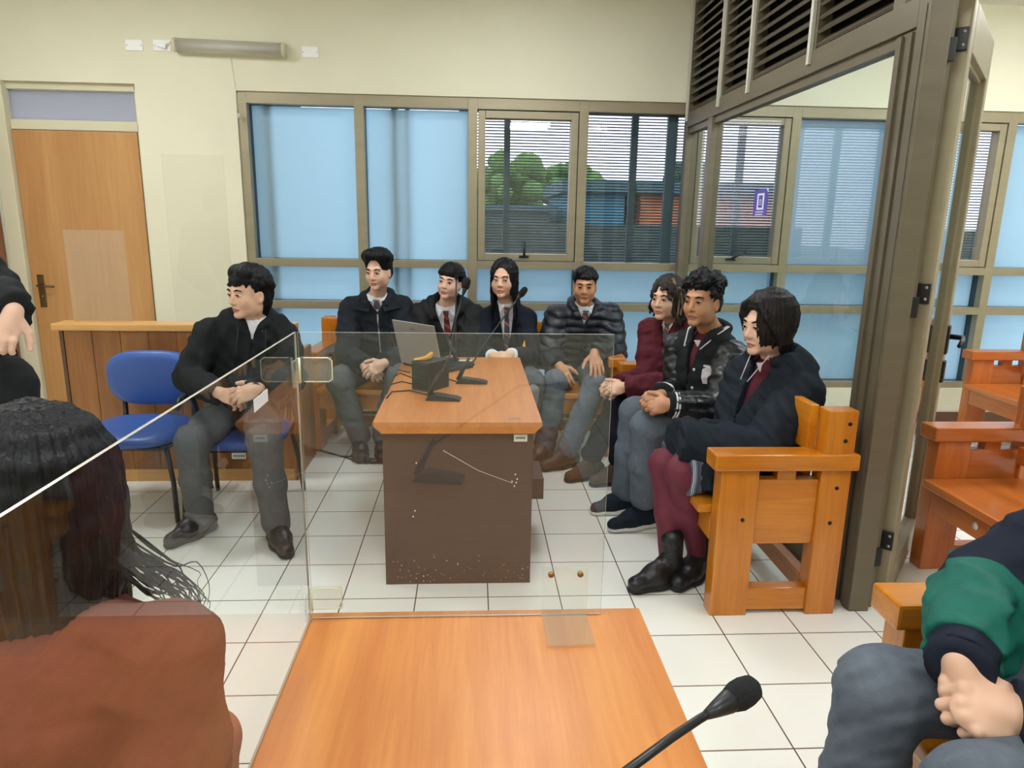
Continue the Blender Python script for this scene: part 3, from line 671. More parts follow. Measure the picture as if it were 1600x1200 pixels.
# floor cables and adapter
fc = MB()
fc.tube([fl(492, 700, .006), fl(512, 707, .006), fl(545, 716, .006), fl(560, 722, .006)], .005, 6)
fc.tube([fl(490, 702, .006), fl(530, 712, .006), fl(560, 714, .006), fl(597, 718, .006), fl(640, 722, .006)], .004, 6)
fc.tube([fl(548, 712, .006), fl(556, 703, .006), fl(566, 702, .006)], .004, 6)
tag(fc.build('floor_cables', 'black_rubber'), 'black cables lying on the tiles left of the far desk', 'cable')
ad = thing('power_adapter', tuple(fl(567, 722)), 'black power adapter lying on the floor tiles beside the desk', 'adapter', None, -.5)
MB().box(-.065, .05, -.028, .028, 0, .03, .005).build('brick', 'black_plastic', ad); MB().tube([(.05, 0, .015), (.075, 0, .015), (.10, .005, .012)], [.016, .014, .008]).build('connector', 'black_plastic', ad); MB().box(-.05, .0, -.022, .022, .0301, .031).build('label', 'grey_ink', ad)

# ------------------------------------------------------------------ bodies and clothes: signed-distance fields meshed by surface nets
f32 = np.float32
def V3(p): return np.array(p, dtype=np.float64)
class Field:
    def __init__(s): s.p = []
    def add(s, fn, lo, hi, k=.02, op=0):     # op 0 smooth union, 1 smooth cut, 2 plain displacement
        s.p.append((fn, V3(lo), V3(hi), k, op)); return s
    def cap(s, a, b, ra, rb=None, k=.02, op=0):
        a, b = V3(a), V3(b); rb = ra if rb is None else rb; ab = b-a; L2 = max(ab@ab, 1e-9); m = max(ra, rb)+.01
        def fn(x, y, z):
            px, py, pz_ = x-a[0], y-a[1], z-a[2]
            t = np.clip((px*ab[0]+py*ab[1]+pz_*ab[2])/L2, 0, 1)
            return np.sqrt((px-t*ab[0])**2+(py-t*ab[1])**2+(pz_-t*ab[2])**2)-(ra+(rb-ra)*t)
        return s.add(fn, np.minimum(a, b)-m, np.maximum(a, b)+m, k, op)
    def chain(s, pts, rs, k=.02, op=0):
        for i in range(len(pts)-1): s.cap(pts[i], pts[i+1], rs[i], rs[i+1], k, op)
        return s
    def sleeve(s, pts, rs, k=.025):           # limb of cloth cut off square at its last point
        pts = [V3(p) for p in pts]; m = max(rs)+.01; d = nrm(pts[-1]-pts[-2]); e = pts[-1]
        def fn(x, y, z):
            o = None
            for i in range(len(pts)-1):
                a, ab = pts[i], pts[i+1]-pts[i]; L2 = max(ab@ab, 1e-9); px, py, pz_ = x-a[0], y-a[1], z-a[2]
                t = np.clip((px*ab[0]+py*ab[1]+pz_*ab[2])/L2, 0, 1)
                q = np.sqrt((px-t*ab[0])**2+(py-t*ab[1])**2+(pz_-t*ab[2])**2)-(rs[i]+(rs[i+1]-rs[i])*t)
                if o is None: o = q
                else: h = np.clip(.5+.5*(o-q)/.02, 0, 1); o = o+(q-o)*h-.02*h*(1-h)
            return np.maximum(o, (x-e[0])*d[0]+(y-e[1])*d[1]+(z-e[2])*d[2])
        P = np.array(pts); return s.add(fn, P.min(0)-m, P.max(0)+m, k, 0)
    def ell(s, c, r, R=None, k=.02, op=0):    # ellipsoid; R rows are its axes
        c = V3(c); r = V3(r); R = np.eye(3) if R is None else np.array(R); m = np.abs(R.T*r).sum(1)+.01
        def fn(x, y, z):
            px, py, pz_ = x-c[0], y-c[1], z-c[2]
            q = [(R[i, 0]*px+R[i, 1]*py+R[i, 2]*pz_) for i in range(3)]
            k0 = np.sqrt(sum((q[i]/r[i])**2 for i in range(3))); k1 = np.sqrt(sum((q[i]/r[i]**2)**2 for i in range(3)))
            return k0*(k0-1)/np.maximum(k1, 1e-6)
        return s.add(fn, c-m, c+m, k, op)
    def ecap(s, a, b, ra, rb, R, ratio=.68, k=.03, op=0):   # tapered bar of oval section, squashed along R[1]
        a, b = V3(a), V3(b); R = np.array(R)
        la, lb = R@a, R@b; la[1] /= ratio; lb[1] /= ratio; ab = lb-la; L2 = max(ab@ab, 1e-9); m = max(ra, rb)+.01
        def fn(x, y, z):
            q = [(R[i, 0]*x+R[i, 1]*y+R[i, 2]*z) for i in range(3)]
            px, py, pz_ = q[0]-la[0], q[1]/ratio-la[1], q[2]-la[2]
            t = np.clip((px*ab[0]+py*ab[1]+pz_*ab[2])/L2, 0, 1)
            return (np.sqrt((px-t*ab[0])**2+(py-t*ab[1])**2+(pz_-t*ab[2])**2)-(ra+(rb-ra)*t))*(ratio+.1)
        return s.add(fn, np.minimum(a, b)-m, np.maximum(a, b)+m, k, op)
    def box(s, c, h, R, r=.01, k=.01, op=0):
        c = V3(c); h = V3(h); R = np.array(R); m = np.abs(R.T*(h+r)).sum(1)+.01
        def fn(x, y, z):
            px, py, pz_ = x-c[0], y-c[1], z-c[2]
            q = [np.abs(R[i, 0]*px+R[i, 1]*py+R[i, 2]*pz_)-h[i] for i in range(3)]
            return np.sqrt(sum(np.maximum(v, 0)**2 for v in q))+np.minimum(np.maximum(np.maximum(q[0], q[1]), q[2]), 0)-r
        return s.add(fn, c-m, c+m, k, op)
    def warp(s, fn, lo=(-99,)*3, hi=(99,)*3): return s.add(fn, lo, hi, 0, 2)
    @staticmethod
    def comb(cur, d, k, op):
        if op == 2: return cur+d
        if op == 1: d = -d; h = np.clip(.5-.5*(cur-d)/max(k, 1e-5), 0, 1); return cur+(d-cur)*h+k*h*(1-h)
        h = np.clip(.5+.5*(cur-d)/max(k, 1e-5), 0, 1); return cur+(d-cur)*h-k*h*(1-h)
    def ev(s, P):
        x, y, z = P[:, 0], P[:, 1], P[:, 2]; cur = np.full(len(P), 1.0)
        for fn, lo, hi, k, op in s.p: cur = s.comb(cur, fn(x, y, z), k, op)
        return cur
    def bounds(s):
        q = [p for p in s.p if p[4] == 0]; return np.min([p[1] for p in q], 0), np.max([p[2] for p in q], 0)
    def grid(s, xs, ys, zs):
        A = np.full((len(xs), len(ys), len(zs)), 1.0, f32); ax = (xs, ys, zs)
        for fn, lo, hi, k, op in s.p:
            m = k+.012; sl = []
            for i in range(3):
                a = np.searchsorted(ax[i], lo[i]-m); b = np.searchsorted(ax[i], hi[i]+m); sl.append(slice(a, b))
            if any(q.stop <= q.start for q in sl): continue
            x = xs[sl[0]].astype(f32)[:, None, None]; y = ys[sl[1]].astype(f32)[None, :, None]; z = zs[sl[2]].astype(f32)[None, None, :]
            A[tuple(sl)] = s.comb(A[tuple(sl)], fn(x, y, z).astype(f32), k, op)
        return A
def axis(lo, hi, h, fine=(), hf=.003):        # grid lines: spacing h, finer inside the given intervals
    e = sorted({lo, hi, *[min(max(v, lo), hi) for q in fine for v in q]}); out = [lo]
    for a, b in zip(e, e[1:]):
        if b-a < 1e-6: continue
        m = (a+b)/2; st = hf if any(q[0] <= m <= q[1] for q in fine) else h
        n = max(1, int(round((b-a)/st))); out += [a+(b-a)*i/n for i in range(1, n+1)]
    return np.array(out)
def nets(A, xs, ys, zs):
    S = A < 0; c = S[:-1, :-1, :-1].astype(np.int8).copy()
    n = np.zeros_like(c)
    for i in (0, 1):
        for j in (0, 1):
            for k in (0, 1): n += S[i:S.shape[0]-1+i, j:S.shape[1]-1+j, k:S.shape[2]-1+k]
    I = np.argwhere((n > 0) & (n < 8)); idx = np.full(c.shape, -1, np.int64); idx[I[:, 0], I[:, 1], I[:, 2]] = np.arange(len(I))
    acc = np.zeros((len(I), 3)); cnt = np.zeros(len(I)); ax = (xs, ys, zs)
    cor = [(i, j, k) for i in (0, 1) for j in (0, 1) for k in (0, 1)]
    for a in cor:
        for d in range(3):
            if a[d]: continue
            b = list(a); b[d] = 1
            va = A[I[:, 0]+a[0], I[:, 1]+a[1], I[:, 2]+a[2]].astype(float); vb = A[I[:, 0]+b[0], I[:, 1]+b[1], I[:, 2]+b[2]].astype(float)
            m = (va < 0) != (vb < 0); t = np.where(m, va/np.where(m, va-vb, 1), 0)
            P = np.stack([ax[q][I[:, q]+a[q]] for q in range(3)], 1); P[:, d] += t*(ax[d][I[:, d]+1]-ax[d][I[:, d]])
            acc[m] += P[m]; cnt += m
    Vt = acc/np.maximum(cnt, 1)[:, None]; F = []
    for d in range(3):
        u, v = (d+1) % 3, (d+2) % 3
        sl0 = [slice(None)]*3; sl1 = [slice(None)]*3; sl0[d] = slice(0, -1); sl1[d] = slice(1, None)
        X = S[tuple(sl0)] != S[tuple(sl1)]; E = np.argwhere(X)
        ok = (E[:, u] > 0) & (E[:, v] > 0) & (E[:, u] < S.shape[u]-1) & (E[:, v] < S.shape[v]-1); E = E[ok]
        q = []
        for du, dv in ((-1, -1), (0, -1), (0, 0), (-1, 0)):
            G = E.copy(); G[:, u] += du; G[:, v] += dv; q.append(idx[G[:, 0], G[:, 1], G[:, 2]])
        Q = np.stack(q, 1); flip = ~S[E[:, 0], E[:, 1], E[:, 2]]; Q[flip] = Q[flip][:, ::-1]; F.append(Q)
    return Vt, np.concatenate(F)
def np_mesh(name, Vt, F, smooth=True):
    me = bpy.data.meshes.new(name); me.vertices.add(len(Vt)); me.vertices.foreach_set('co', np.ascontiguousarray(Vt, f32).ravel())
    me.loops.add(F.size); me.loops.foreach_set('vertex_index', F.astype(np.int32).ravel())
    me.polygons.add(len(F)); me.polygons.foreach_set('loop_start', np.arange(0, F.size, F.shape[1], dtype=np.int32)); me.polygons.foreach_set('loop_total', np.full(len(F), F.shape[1], np.int32))
    me.update(calc_edges=True); me.validate()
    if smooth: me.polygons.foreach_set('use_smooth', np.ones(len(me.polygons), bool))
    return me
def mesh_field(F, name, m, base, parent, h=.008, fine=None, hf=.003, smooth=0, clip=None):
    lo, hi = F.bounds(); lo = lo-.02; hi = hi+.02
    if clip is not None: lo = np.maximum(lo, clip[0]); hi = np.minimum(hi, clip[1])
    fx = fine or []
    ax = [axis(lo[i], hi[i], h, [(q[0][i], q[1][i]) for q in fx], hf) for i in range(3)]
    Vt, Q = nets(F.grid(*ax), *ax)
    return link(name, np_mesh(name, Vt-np.array(base), Q), m, parent)
def nrm(v): v = V3(v); return v/np.linalg.norm(v)
def frame(f, up=(0, 0, 1)):                   # rows: right-hand side of the wearer, forward, up
    f = nrm(f); s = nrm(np.cross(f, up)); return np.array([s, f, np.cross(s, f)])
def lerp(a, b, t): return V3(a)*(1-t)+V3(b)*t
def folds(amp, wl, seed, dirv=(0, 0, 1)):
    r = np.random.RandomState(seed); W = [(r.normal(size=3)+V3(dirv)*1.3, r.uniform(0, 6.28), r.uniform(.6, 1.5)) for _ in range(5)]
    W = [(w/np.linalg.norm(w)*2*math.pi/(wl*s), ph) for w, ph, s in W]
    def fn(x, y, z):
        o = 0
        for w, ph in W: o = o+np.sin(w[0]*x+w[1]*y+w[2]*z+ph+1.3*np.sin(23*x+17*z+ph))
        w, ph = W[0][0], W[0][1]; v = W[1][0]
        cr = np.exp(-10*np.sin(.42*(w[0]*x+w[1]*y+w[2]*z)+ph+.8*np.sin(.3*(v[0]*x+v[1]*y+v[2]*z)))**2)+.7*np.exp(-10*np.sin(.45*(v[0]*x+v[1]*y+v[2]*z)-ph+.9*np.sin(.25*(w[0]*x+w[1]*y+w[2]*z)))**2)
        return o*(amp/2.6)-amp*.75*cr
    return fn

# ------------------------------------------------------------------ person parts
def hand_field(F, wrist, d, n, side, curl=.5, sc=1.0, spread=.06, thumb=(.75, .55, -.25), tcurl=.3):
    """d: wrist to knuckles, n: back of the hand, side +1 when the thumb lies on cross(d, n)"""
    d = nrm(d); n = V3(n); n = nrm(n-d*(n@d)); x = np.cross(d, n)*side; w = V3(wrist)
    P = lambda a, b, c: w+sc*(x*a+d*b+n*c)
    R = np.array([x, d, n])
    F.ell(P(0, .045, -.002), V3((.040, .052, .0165))*sc, R, k=.012*sc)
    F.cap(P(.0, -.01, 0), P(.005, .03, 0), .024*sc, .024*sc, k=.015*sc)
    tips = []
    for i, (o, L, r) in enumerate(((.030, .072, .0092), (.010, .080, .0096), (-.010, .074, .0091), (-.029, .058, .0080))):
        p = P(o, .078-(.006 if i in (0,) else 0)-(.012 if i == 3 else 0), .001); a = 0.0; c = curl*(1+.08*i)
        q = [p]; sp = spread*(1.5-i)
        for seg, (fr, bend) in enumerate(((.45, 62), (.31, 78), (.24, 50))):
            a += math.radians(bend)*c
            q.append(q[-1]+sc*L*fr*(d*math.cos(a)-n*math.sin(a)+x*math.sin(sp)*math.cos(a)))
        F.chain(q, [r*sc*1.08, r*sc, r*sc*.92, r*sc*.78], k=.0035*sc)
        F.ell(q[0], (r*1.2*sc,)*3, None, k=.006*sc); tips.append((q[-1], q[-1]-q[-2], r*sc))
    t0 = P(.026, .018, -.008); tv = nrm(x*thumb[0]+d*thumb[1]+n*thumb[2]); t1 = t0+tv*.034*sc
    tv2 = nrm(tv*(1-tcurl)+d*tcurl*1.2-x*tcurl*.5); t2 = t1+tv2*.028*sc; t3 = t2+nrm(tv2*.8+d*.3)*.022*sc
    F.chain([t0, t1, t2, t3], [.0155*sc, .0125*sc, .0105*sc, .0088*sc], k=.006*sc)
    return tips
HEADS = {}
def head_field(F, c, R, s, neck, nose=1.0, jaw=1.0, lip=1.0, cheek=1.0):
    P = lambda a, b, u: c+s*(R[0]*a+R[1]*b+R[2]*u)
    E = lambda p, r, k, op=0: F.ell(P(*p), V3(r)*s, R, k*s, op)
    E((0, -.014, .034), (.073, .092, .084), .02)
    E((0, .020, -.036), (.059, .070, .077), .035)
    for q in (-1, 1):
        E((q*.046, .006, -.058), (.020*jaw, .036, .036), .03)
        E((q*.036, .056, -.030), (.024*cheek, .020, .024), .025)
    E((0, .070, -.098), (.024*jaw, .018, .016), .025)
    F.cap(P(-.034, .078, .024), P(.034, .078, .024), .011*s, .011*s, .018*s)
    for q in (-1, 1): E((q*.0315, .096, .002), (.0175, .014, .0105), .010, 1)
    F.cap(P(0, .080, .016), P(0, .100*nose, -.030), .0065*s, .0115*s, .012*s)
    for q in (-1, 1): E((q*.0115, .090*nose, -.034), (.0075, .010, .0075), .006)
    F.cap(P(-.016, .0815, -.0635), P(.016, .0815, -.0635), .0055*s*lip, .0055*s*lip, .006*s); E((0, .086, -.063), (.013, .006, .0055*lip), .005)
    E((0, .083, -.0745), (.018, .008, .0065*lip), .005)
    F.cap(P(-.024, .090, -.069), P(.024, .090, -.069), .0022*s, .0022*s, .003*s, 1)
    for q in (-1, 1):                          # lids over the eyeballs
        F.chain([P(q*.017, .0855, .001), P(q*.030, .0895, .0095), P(q*.044, .0825, .001)], [.0032*s, .0042*s, .003*s], .003*s)
        F.chain([P(q*.018, .0845, -.002), P(q*.031, .0855, -.0075), P(q*.044, .0815, -.001)], [.0028*s, .0030*s, .0026*s], .003*s)
        E((q*.074, -.008, -.012), (.009, .020, .031), .008); E((q*.081, -.004, -.010), (.006, .010, .017), .004, 1)
    F.cap(P(0, -.018, -.055), neck, .050*s, .056*s, .03*s)
    return P
def eyes(P, R, s, gaze, par, base, iris='iris_brown'):
    g = nrm(gaze)
    for q in (-1, 1):
        c = P(q*.0305, .0765, .0015)
        o = MB().ball(Vector(c-base), .0118*s, 14).build('eye', 'eye_white', par)
        u = np.cross(g, (0, 0, 1)); 
        MB().lathe([(.0001, .0016*s), (.0040*s, .0013*s), (.0066*s, 0)], Vector(c-base+g*.0108*s), Vector(g), 12).build('iris', iris, o)
        lo, hi = (q*.014, .0885, .0225), (q*.050, .076, .0235)
        MB().tube([Vector(P(*lo)-base), Vector(P(q*.032, .0905, .0285)-base), Vector(P(*hi)-base)], [.0044*s, .0060*s, .0030*s], 8, .8).build('eyebrow', 'hair_black', par)
        MB().tube([Vector(P(q*.0165, .0885, .0015)-base), Vector(P(q*.0235, .0920, .0062)-base), Vector(P(q*.0305, .0932, .0072)-base), Vector(P(q*.038, .0905, .0058)-base), Vector(P(q*.0455, .085, .0008)-base)], [.0012*s, .0019*s, .0021*s, .0020*s, .0012*s], 6).build('eyelash', 'hair_black', par)
def lips(o, P, R, s, base, m):                 # lip-coloured faces of the body mesh
    o.data.materials.append(MATS[m]); me = o.data
    n = len(me.polygons); ce = np.empty(n*3, f32); me.polygons.foreach_get('center', ce); ce = ce.reshape(-1, 3)+np.array(base)-P(0, 0, 0)
    l = ce@R.T/s; a = np.abs(l[:, 0]); u = l[:, 2]+.069
    ins = (l[:, 1] > .06) & (a < .024) & (np.abs(u) < .0105*(1-(a/.026)**2)) ; ix = np.zeros(n, np.int32); ix[ins] = 1
    me.polygons.foreach_set('material_index', ix); me.update()
def hair_obj(P, R, s, base, par, spec, m='hair_black', seed=1, h=.0042, name='hair'):
    rg = np.random.RandomState(seed); F = Field(); g = lambda k, d: spec.get(k, d)
    F.ell(P(0, g('cy', -.018), g('cz', .044)), V3((g('rx', .083), g('ry', .098), g('rz', .088)))*s, R, k=.01)
    if g('back', 1): F.ell(P(0, -.045, -.005-g('nape', 0)*.5), V3((g('rx', .083)*.93, .070, .070+g('nape', 0)*.5))*s, R, k=.02*s)
    for l in g('lumps', ()): F.ell(P(*l[:3]), V3((l[3],)*3)*s, R, k=.012*s)
    # clear the face and the ears
    if g('arch', not g('ears', 1)): F.ell(P(0, .105, -.075+g('line', 0)), V3((g('fw', .060)+.016, .090, .150))*s, R, .008*s, 1)
    else: F.box(P(0, .105, -.085+g('line', 0)), V3((g('fw', .060), .075, .115))*s, R, .012*s, .008*s, 1)
    if g('ears', 1):
        for q in (-1, 1): F.box(P(q*.09, .035, -.075), V3((.03, .050, .070))*s, R, .012*s, .008*s, 1)
    ex, ey, ez = g('rx', .083)+.001, g('ry', .098)+.001, g('rz', .088)+.001
    def surf(ph, th, lift=0.0):                # ph 0 = forward, + towards the wearer's right; th from the crown
        return (math.sin(ph)*math.sin(th)*(ex+lift), g('cy', -.018)+math.cos(ph)*math.sin(th)*(ey+lift), g('cz', .044)+math.cos(th)*(ez+lift))
    for (p0, p1, n, t0, t1, drop, r, jit) in g('locks', ()):
        for i in range(n):
            ph = p0+(p1-p0)*(i+.5)/n+rg.normal()*.04; tt = t1+rg.normal()*.05*jit; dr = drop*(1+rg.normal()*.12*jit)
            q = [P(*surf(ph, t0+(tt-t0)*k/4, -.002+.002*rg.rand())) for k in range(5)]
            if dr > 0:
                end = q[-1]; out = R[0]*math.sin(ph)+R[1]*math.cos(ph)
                for k in range(1, 6):
                    e = end-np.array((0, 0, 1.0))*dr*s*k/5+out*(g('flare', 0)*s*(k/5)**2)+R[0]*(s*g('wave', .0)*math.sin(k*1.9+i))
                    q.append(e+rg.normal(size=3)*.0025*s*jit)
            m_ = len(q); F.chain(q, [r*s*(1 if k < m_*.6 else 1-.75*(k-m_*.6)/(m_*.4)) for k in range(m_)], k=g('blend', .007)*s)
    for pts, r in g('extra', ()):
        pts = [P(*p) for p in pts]; n = len(pts); F.chain(pts, [r*s*(1 if k < n-2 else .75 if k == n-2 else .3) for k in range(n)], k=.005*s)
    ph0 = rg.uniform(0, 6)
    if g('curl', 0):
        F.warp(lambda x, y, z: (g('curl', 0)*s)*(np.sin(x*210+2*np.sin(z*90))*np.sin(y*190+ph0)*np.sin(z*200+2*np.sin(y*80)))*1.6)
    else:
        c = P(0, -.02, .05); sd, fd = R[0], R[1]
        def strand(x, y, z):
            a = np.arctan2((x-c[0])*sd[0]+(y-c[1])*sd[1]+(z-c[2])*sd[2], (x-c[0])*fd[0]+(y-c[1])*fd[1]+(z-c[2])*fd[2])
            return .0011*s*(np.sin(a*41+9*(z-c[2]))+np.sin(a*67-14*(z-c[2])+ph0))
        F.warp(strand)
    return mesh_field(F, name, m, base, par, h)
def shoe(ankle, d, base, par, m, sole, s=1.0, high=0.0, side=None):
    a = V3(ankle); d = V3((d[0], d[1], 0)); d = nrm(d); F = Field(); R = frame(d); g = V3((a[0], a[1], 0)); L = .185*s
    P = lambda x, y, z: g+s*(R[0]*x+R[1]*y)+V3((0, 0, z*s))
    F.ecap(P(0, -.045, .045), P(0, .06, .042), .036*s, .040*s, np.array([R[0], R[2], R[1]]), .95, .02)
    F.cap(P(0, .06, .040), P(.002, .145, .030), .038*s, .030*s, .03)
    F.cap(P(0, -.012, .06), P(0, -.006, .105+high), .038*s, .041*s, .03)
    F.cap(P(0, .0, .09), P(0, .07, .06), .030*s, .030*s, .03)
    F.box(P(0, .04, -.03), V3((.1, .3, .038))*s, R, .002, .004, 1)
    if high == 0: F.box(P(0, -.02, .155), V3((.08, .06, .045))*s, R, .004, .006, 1)
    F.warp(folds(.0012, .03, 5))
    o = mesh_field(F, 'shoe', m, base, par, .0055)
    S = Field(); S.ecap(P(0, -.042, .014), P(0, .05, .014), .038*s, .041*s, np.array([R[0], R[2], R[1]]), .5, .01); S.ecap(P(0, .05, .014), P(.002, .145, .013), .041*s, .032*s, np.array([R[0], R[2], R[1]]), .5, .02)
    S.box(P(0, .04, -.03), V3((.1, .3, .028))*s, R, .002, .003, 1)
    mesh_field(S, 'sole', sole, base, o, .006)
    lc = MB()
    for k in range(4):
        y = .035+k*.020; z = .098-k*.0125; lc.tube([Vector(P(-.022, y, z-.006)-base), Vector(P(0, y+.004, z+.004)-base), Vector(P(.022, y, z-.006)-base)], .0022*s, 6)
    lc.build('laces', 'black_rubber' if m != 'shoe_navy' else 'cloth_navy', o)
    return o
def on_surface(F, o, d, n=60, L=.5):            # march along -d from outside until the cloth is met
    o = V3(o); d = nrm(d); p = o+d*L
    for _ in range(n):
        v = F.ev(p[None])[0]
        if v < .0008: break
        p = p-d*max(v*.7, .0006)
    return p
def strip(F, R, pts, w, base, par, name, m, off=.004, wfun=None):        # flat band laid on the cloth along points given in the chest frame
    b = MB(); L = []; 
    n = len(pts)
    for i, p in enumerate(pts):
        ww = (wfun(i/(n-1)) if wfun else 1)*w/2; row = []
        for sx in (-1, 1):
            q = V3(p)+R[0]*sx*ww; row.append(on_surface(F, q, R[1], L=.25)+R[1]*off-base)
        L.append(row)
    fr = [[b.bm.verts.new(v) for v in r] for r in L]; bk = [[b.bm.verts.new(v-R[1]*.004) for v in r] for r in L]
    fs = []
    for i in range(n-1):
        fs += [b.bm.faces.new((fr[i][0], fr[i][1], fr[i+1][1], fr[i+1][0])), b.bm.faces.new((bk[i][1], bk[i][0], bk[i+1][0], bk[i+1][1])),
               b.bm.faces.new((fr[i][1], bk[i][1], bk[i+1][1], fr[i+1][1])), b.bm.faces.new((bk[i][0], fr[i][0], fr[i+1][0], bk[i+1][0]))]
    fs += [b.bm.faces.new((fr[0][0], bk[0][0], bk[0][1], fr[0][1])), b.bm.faces.new((fr[-1][1], bk[-1][1], bk[-1][0], fr[-1][0]))]
    bmesh.ops.recalc_face_normals(b.bm, faces=fs)
    return b.build(name, m, par)
def hx(o): return V3(o)
def person(label, J, skin='skin_light', lip='lip_rose', hair=None, hairmat='hair_black', top=None, legs=None, shoes=None, group=None, S=1.0, hands=None, face=None, gaze=None, hf=.003, seed=1, parts=('L', 'R'), neckr=.05, hh=.0042, th=.008, pelvis_h=.0):
    """J: joints in room coordinates (numpy); top / legs / shoes: clothing specs"""
    J = {k: V3(v) for k, v in J.items()}
    hc = J['head']; R = frame(J['face'], J.get('headup', (0, 0, 1))); hs = J_s = face.get('s', 1.1) if face else 1.1
    sR, sL = J['shR'], J['shL']; hipc = (J['hipR']+J['hipL'])/2; mid = (sR+sL)/2
    up = nrm(mid-hipc); s = nrm((sR-sL)-up*((sR-sL)@up)); f = np.cross(up, s); C = np.array([s, f, up])
    neck = J.get('neck', mid+up*.045); W = np.linalg.norm(sR-sL)
    base = V3((hipc[0], hipc[1], J.get('base', 0.0)))
    B = Field()
    # ---- one continuous body
    P = head_field(B, hc, R, hs, neck, **{k: v for k, v in (face or {}).items() if k in ('nose', 'jaw', 'lip', 'cheek')})
    t = W/2; rc = t*.62
    B.ecap(hipc+up*.04, lerp(hipc, mid, .68), .108*S, .112*S, C, .66, .03)
    B.cap(neck-up*.03-f*.01, sR, .038*S, .040*S, .02); B.cap(neck-up*.03-f*.01, sL, .038*S, .040*S, .02); B.cap(lerp(hipc, mid, .7), neck-f*.012, .055*S, .046*S, .02)
    ht = {}
    for q in 'RL':
        if 'el'+q in J:
            B.chain([J['sh'+q], J['el'+q], J['wr'+q]], [.040*S, .033*S, .023*S], .02)
        if 'kn'+q in J: B.chain([J['hip'+q], J['kn'+q], J['an'+q]], [.068*S, .048*S, .034*S], .02); B.cap(J['an'+q], J['an'+q]+V3((0, 0, -.03)), .034*S, .034*S, .02)
    fine = [(hc-V3((.13, .13, .15))*hs, hc+V3((.13, .13, .13))*hs)]
    for q, hd in (hands or {}).items():
        wr = J['wr'+q]; ht[q] = hand_field(B, wr, hd['d'], hd['n'], hd['side'], hd.get('curl', .5), hd.get('sc', 1.0), hd.get('spread', .05), hd.get('thumb', (.75, .55, -.25)), hd.get('tcurl', .3))
        c = wr+nrm(hd['d'])*.07; fine.append((c-.10, c+.10))
    body = mesh_field(B, 'person', skin, base, None, .013, fine, hf)
    body.location = base; tag(body, label, 'person', group)
    lips(body, P, R, hs, base, lip)
    eyes(P, R, hs, gaze if gaze is not None else R[1]-R[2]*.03, body, base)
    if hair is not None: hair_obj(P, R, hs, base, body, hair, hairmat, seed, hh)
    for q, tp in ht.items():
        if not (hands[q].get('nails')): continue
        for (tip, dv, r) in tp:
            pass
    # ---- trousers / skirt / tights
    if legs:
        F = Field(); lr = legs.get('r', (.088, .070, .062)); lr = [v*S for v in lr]
        F.ecap(J['hipR'], J['hipL'], .105*S, .105*S, np.array([up, f, s]), .95, .05)
        for q in 'RL':
            if 'kn'+q not in J: continue
            k_, a_ = J['kn'+q], J['an'+q]; h_ = J['hip'+q]
            F.chain([h_, lerp(h_, k_, .5), k_, lerp(k_, a_, .5), a_+V3((0, 0, legs.get('cuff', .02)))], [lr[0], (lr[0]+lr[1])/2, lr[1], (lr[1]*.45+lr[2]*.55), lr[2]], .03)
        F.warp(folds(legs.get('fold', .0035), legs.get('wl', .085), seed+11, (0, .3, .2)))
        mesh_field(F, legs.get('name', 'trousers'), legs['m'], base, body, th)
    if shoes:
        for q in 'RL':
            if 'an'+q in J and shoes.get(q, 1): shoe(J['an'+q], J['toe'+q], base, body, shoes['m'], shoes['sole'], shoes.get('s', 1.0), shoes.get('high', 0))
    # ---- shirt, top
    if top:
        e = top.get('e', .0)
        def torso(F, g, arms=True, hem=.0, neckhole=True):
            F.ecap(hipc+up*(.02-hem), lerp(hipc, mid, .45), (.138+g)*S, (.140+g)*S, C, .72, .04)
            F.ecap(lerp(hipc, mid, .45), lerp(hipc, mid, .80), (.140+g)*S, (.152+g)*S*max(.85, W/.36), C, .68, .05)
            for q, sh in (('R', sR), ('L', sL)): F.cap(neck-up*.02, sh, (.048+g*.6)*S, (.056+g*.8)*S, .05)
            if arms:
                ar = [v*S+g for v in top.get('arm', (.060, .052, .044))]
                for q in 'RL':
                    if 'el'+q in J:
                        a, b, c = J['sh'+q], J['el'+q], J['wr'+q]
                        F.sleeve([a, lerp(a, b, .5), b, lerp(b, c, .5), lerp(b, c, top.get('slv', .97))], [ar[0], (ar[0]+ar[1])/2, ar[1], (ar[1]+ar[2])/2, ar[2]])
        vd = top.get('vdepth', .12); vw = top.get('vw', .055)
        if top.get('shirt'):
            F = Field(); torso(F, -.012, arms=False)
            F.cap(neck-up*.04, neck+up*.012, .066*S, .060*S, .02)
            F.cap(neck-up*.01, neck+up*.10, .0545*S, .05*S, .004, 1)
            lo, hi = F.bounds(); zc = neck-up*.30
            mesh_field(F, 'shirt', top['shirt'], base, body, .006, clip=(zc-.3, hi+.03))
            # folded collar points
            for q in (-1, 1):
                cb_ = MB(); p0 = neck+up*.022+f*.052*S+s*q*.012; p1 = neck+up*.03+s*q*.062*S+f*.01; p2 = neck-up*.03+f*.072*S+s*q*.045*S
                vs = [Vector(v-base) for v in (p0, p1, p2)]; o3 = [v+Vector(f*.006+up*.004) for v in vs]
                A = [cb_.bm.verts.new(v) for v in vs]; Bv = [cb_.bm.verts.new(v) for v in o3]
                cb_.bm.faces.new(Bv); cb_.bm.faces.new(A[::-1])
                for i in range(3): cb_.bm.faces.new((A[i], A[(i+1) % 3], Bv[(i+1) % 3], Bv[i]))
                bmesh.ops.recalc_face_normals(cb_.bm, faces=cb_.bm.faces[:]); cb_.build('collar_point', top['shirt'], body)
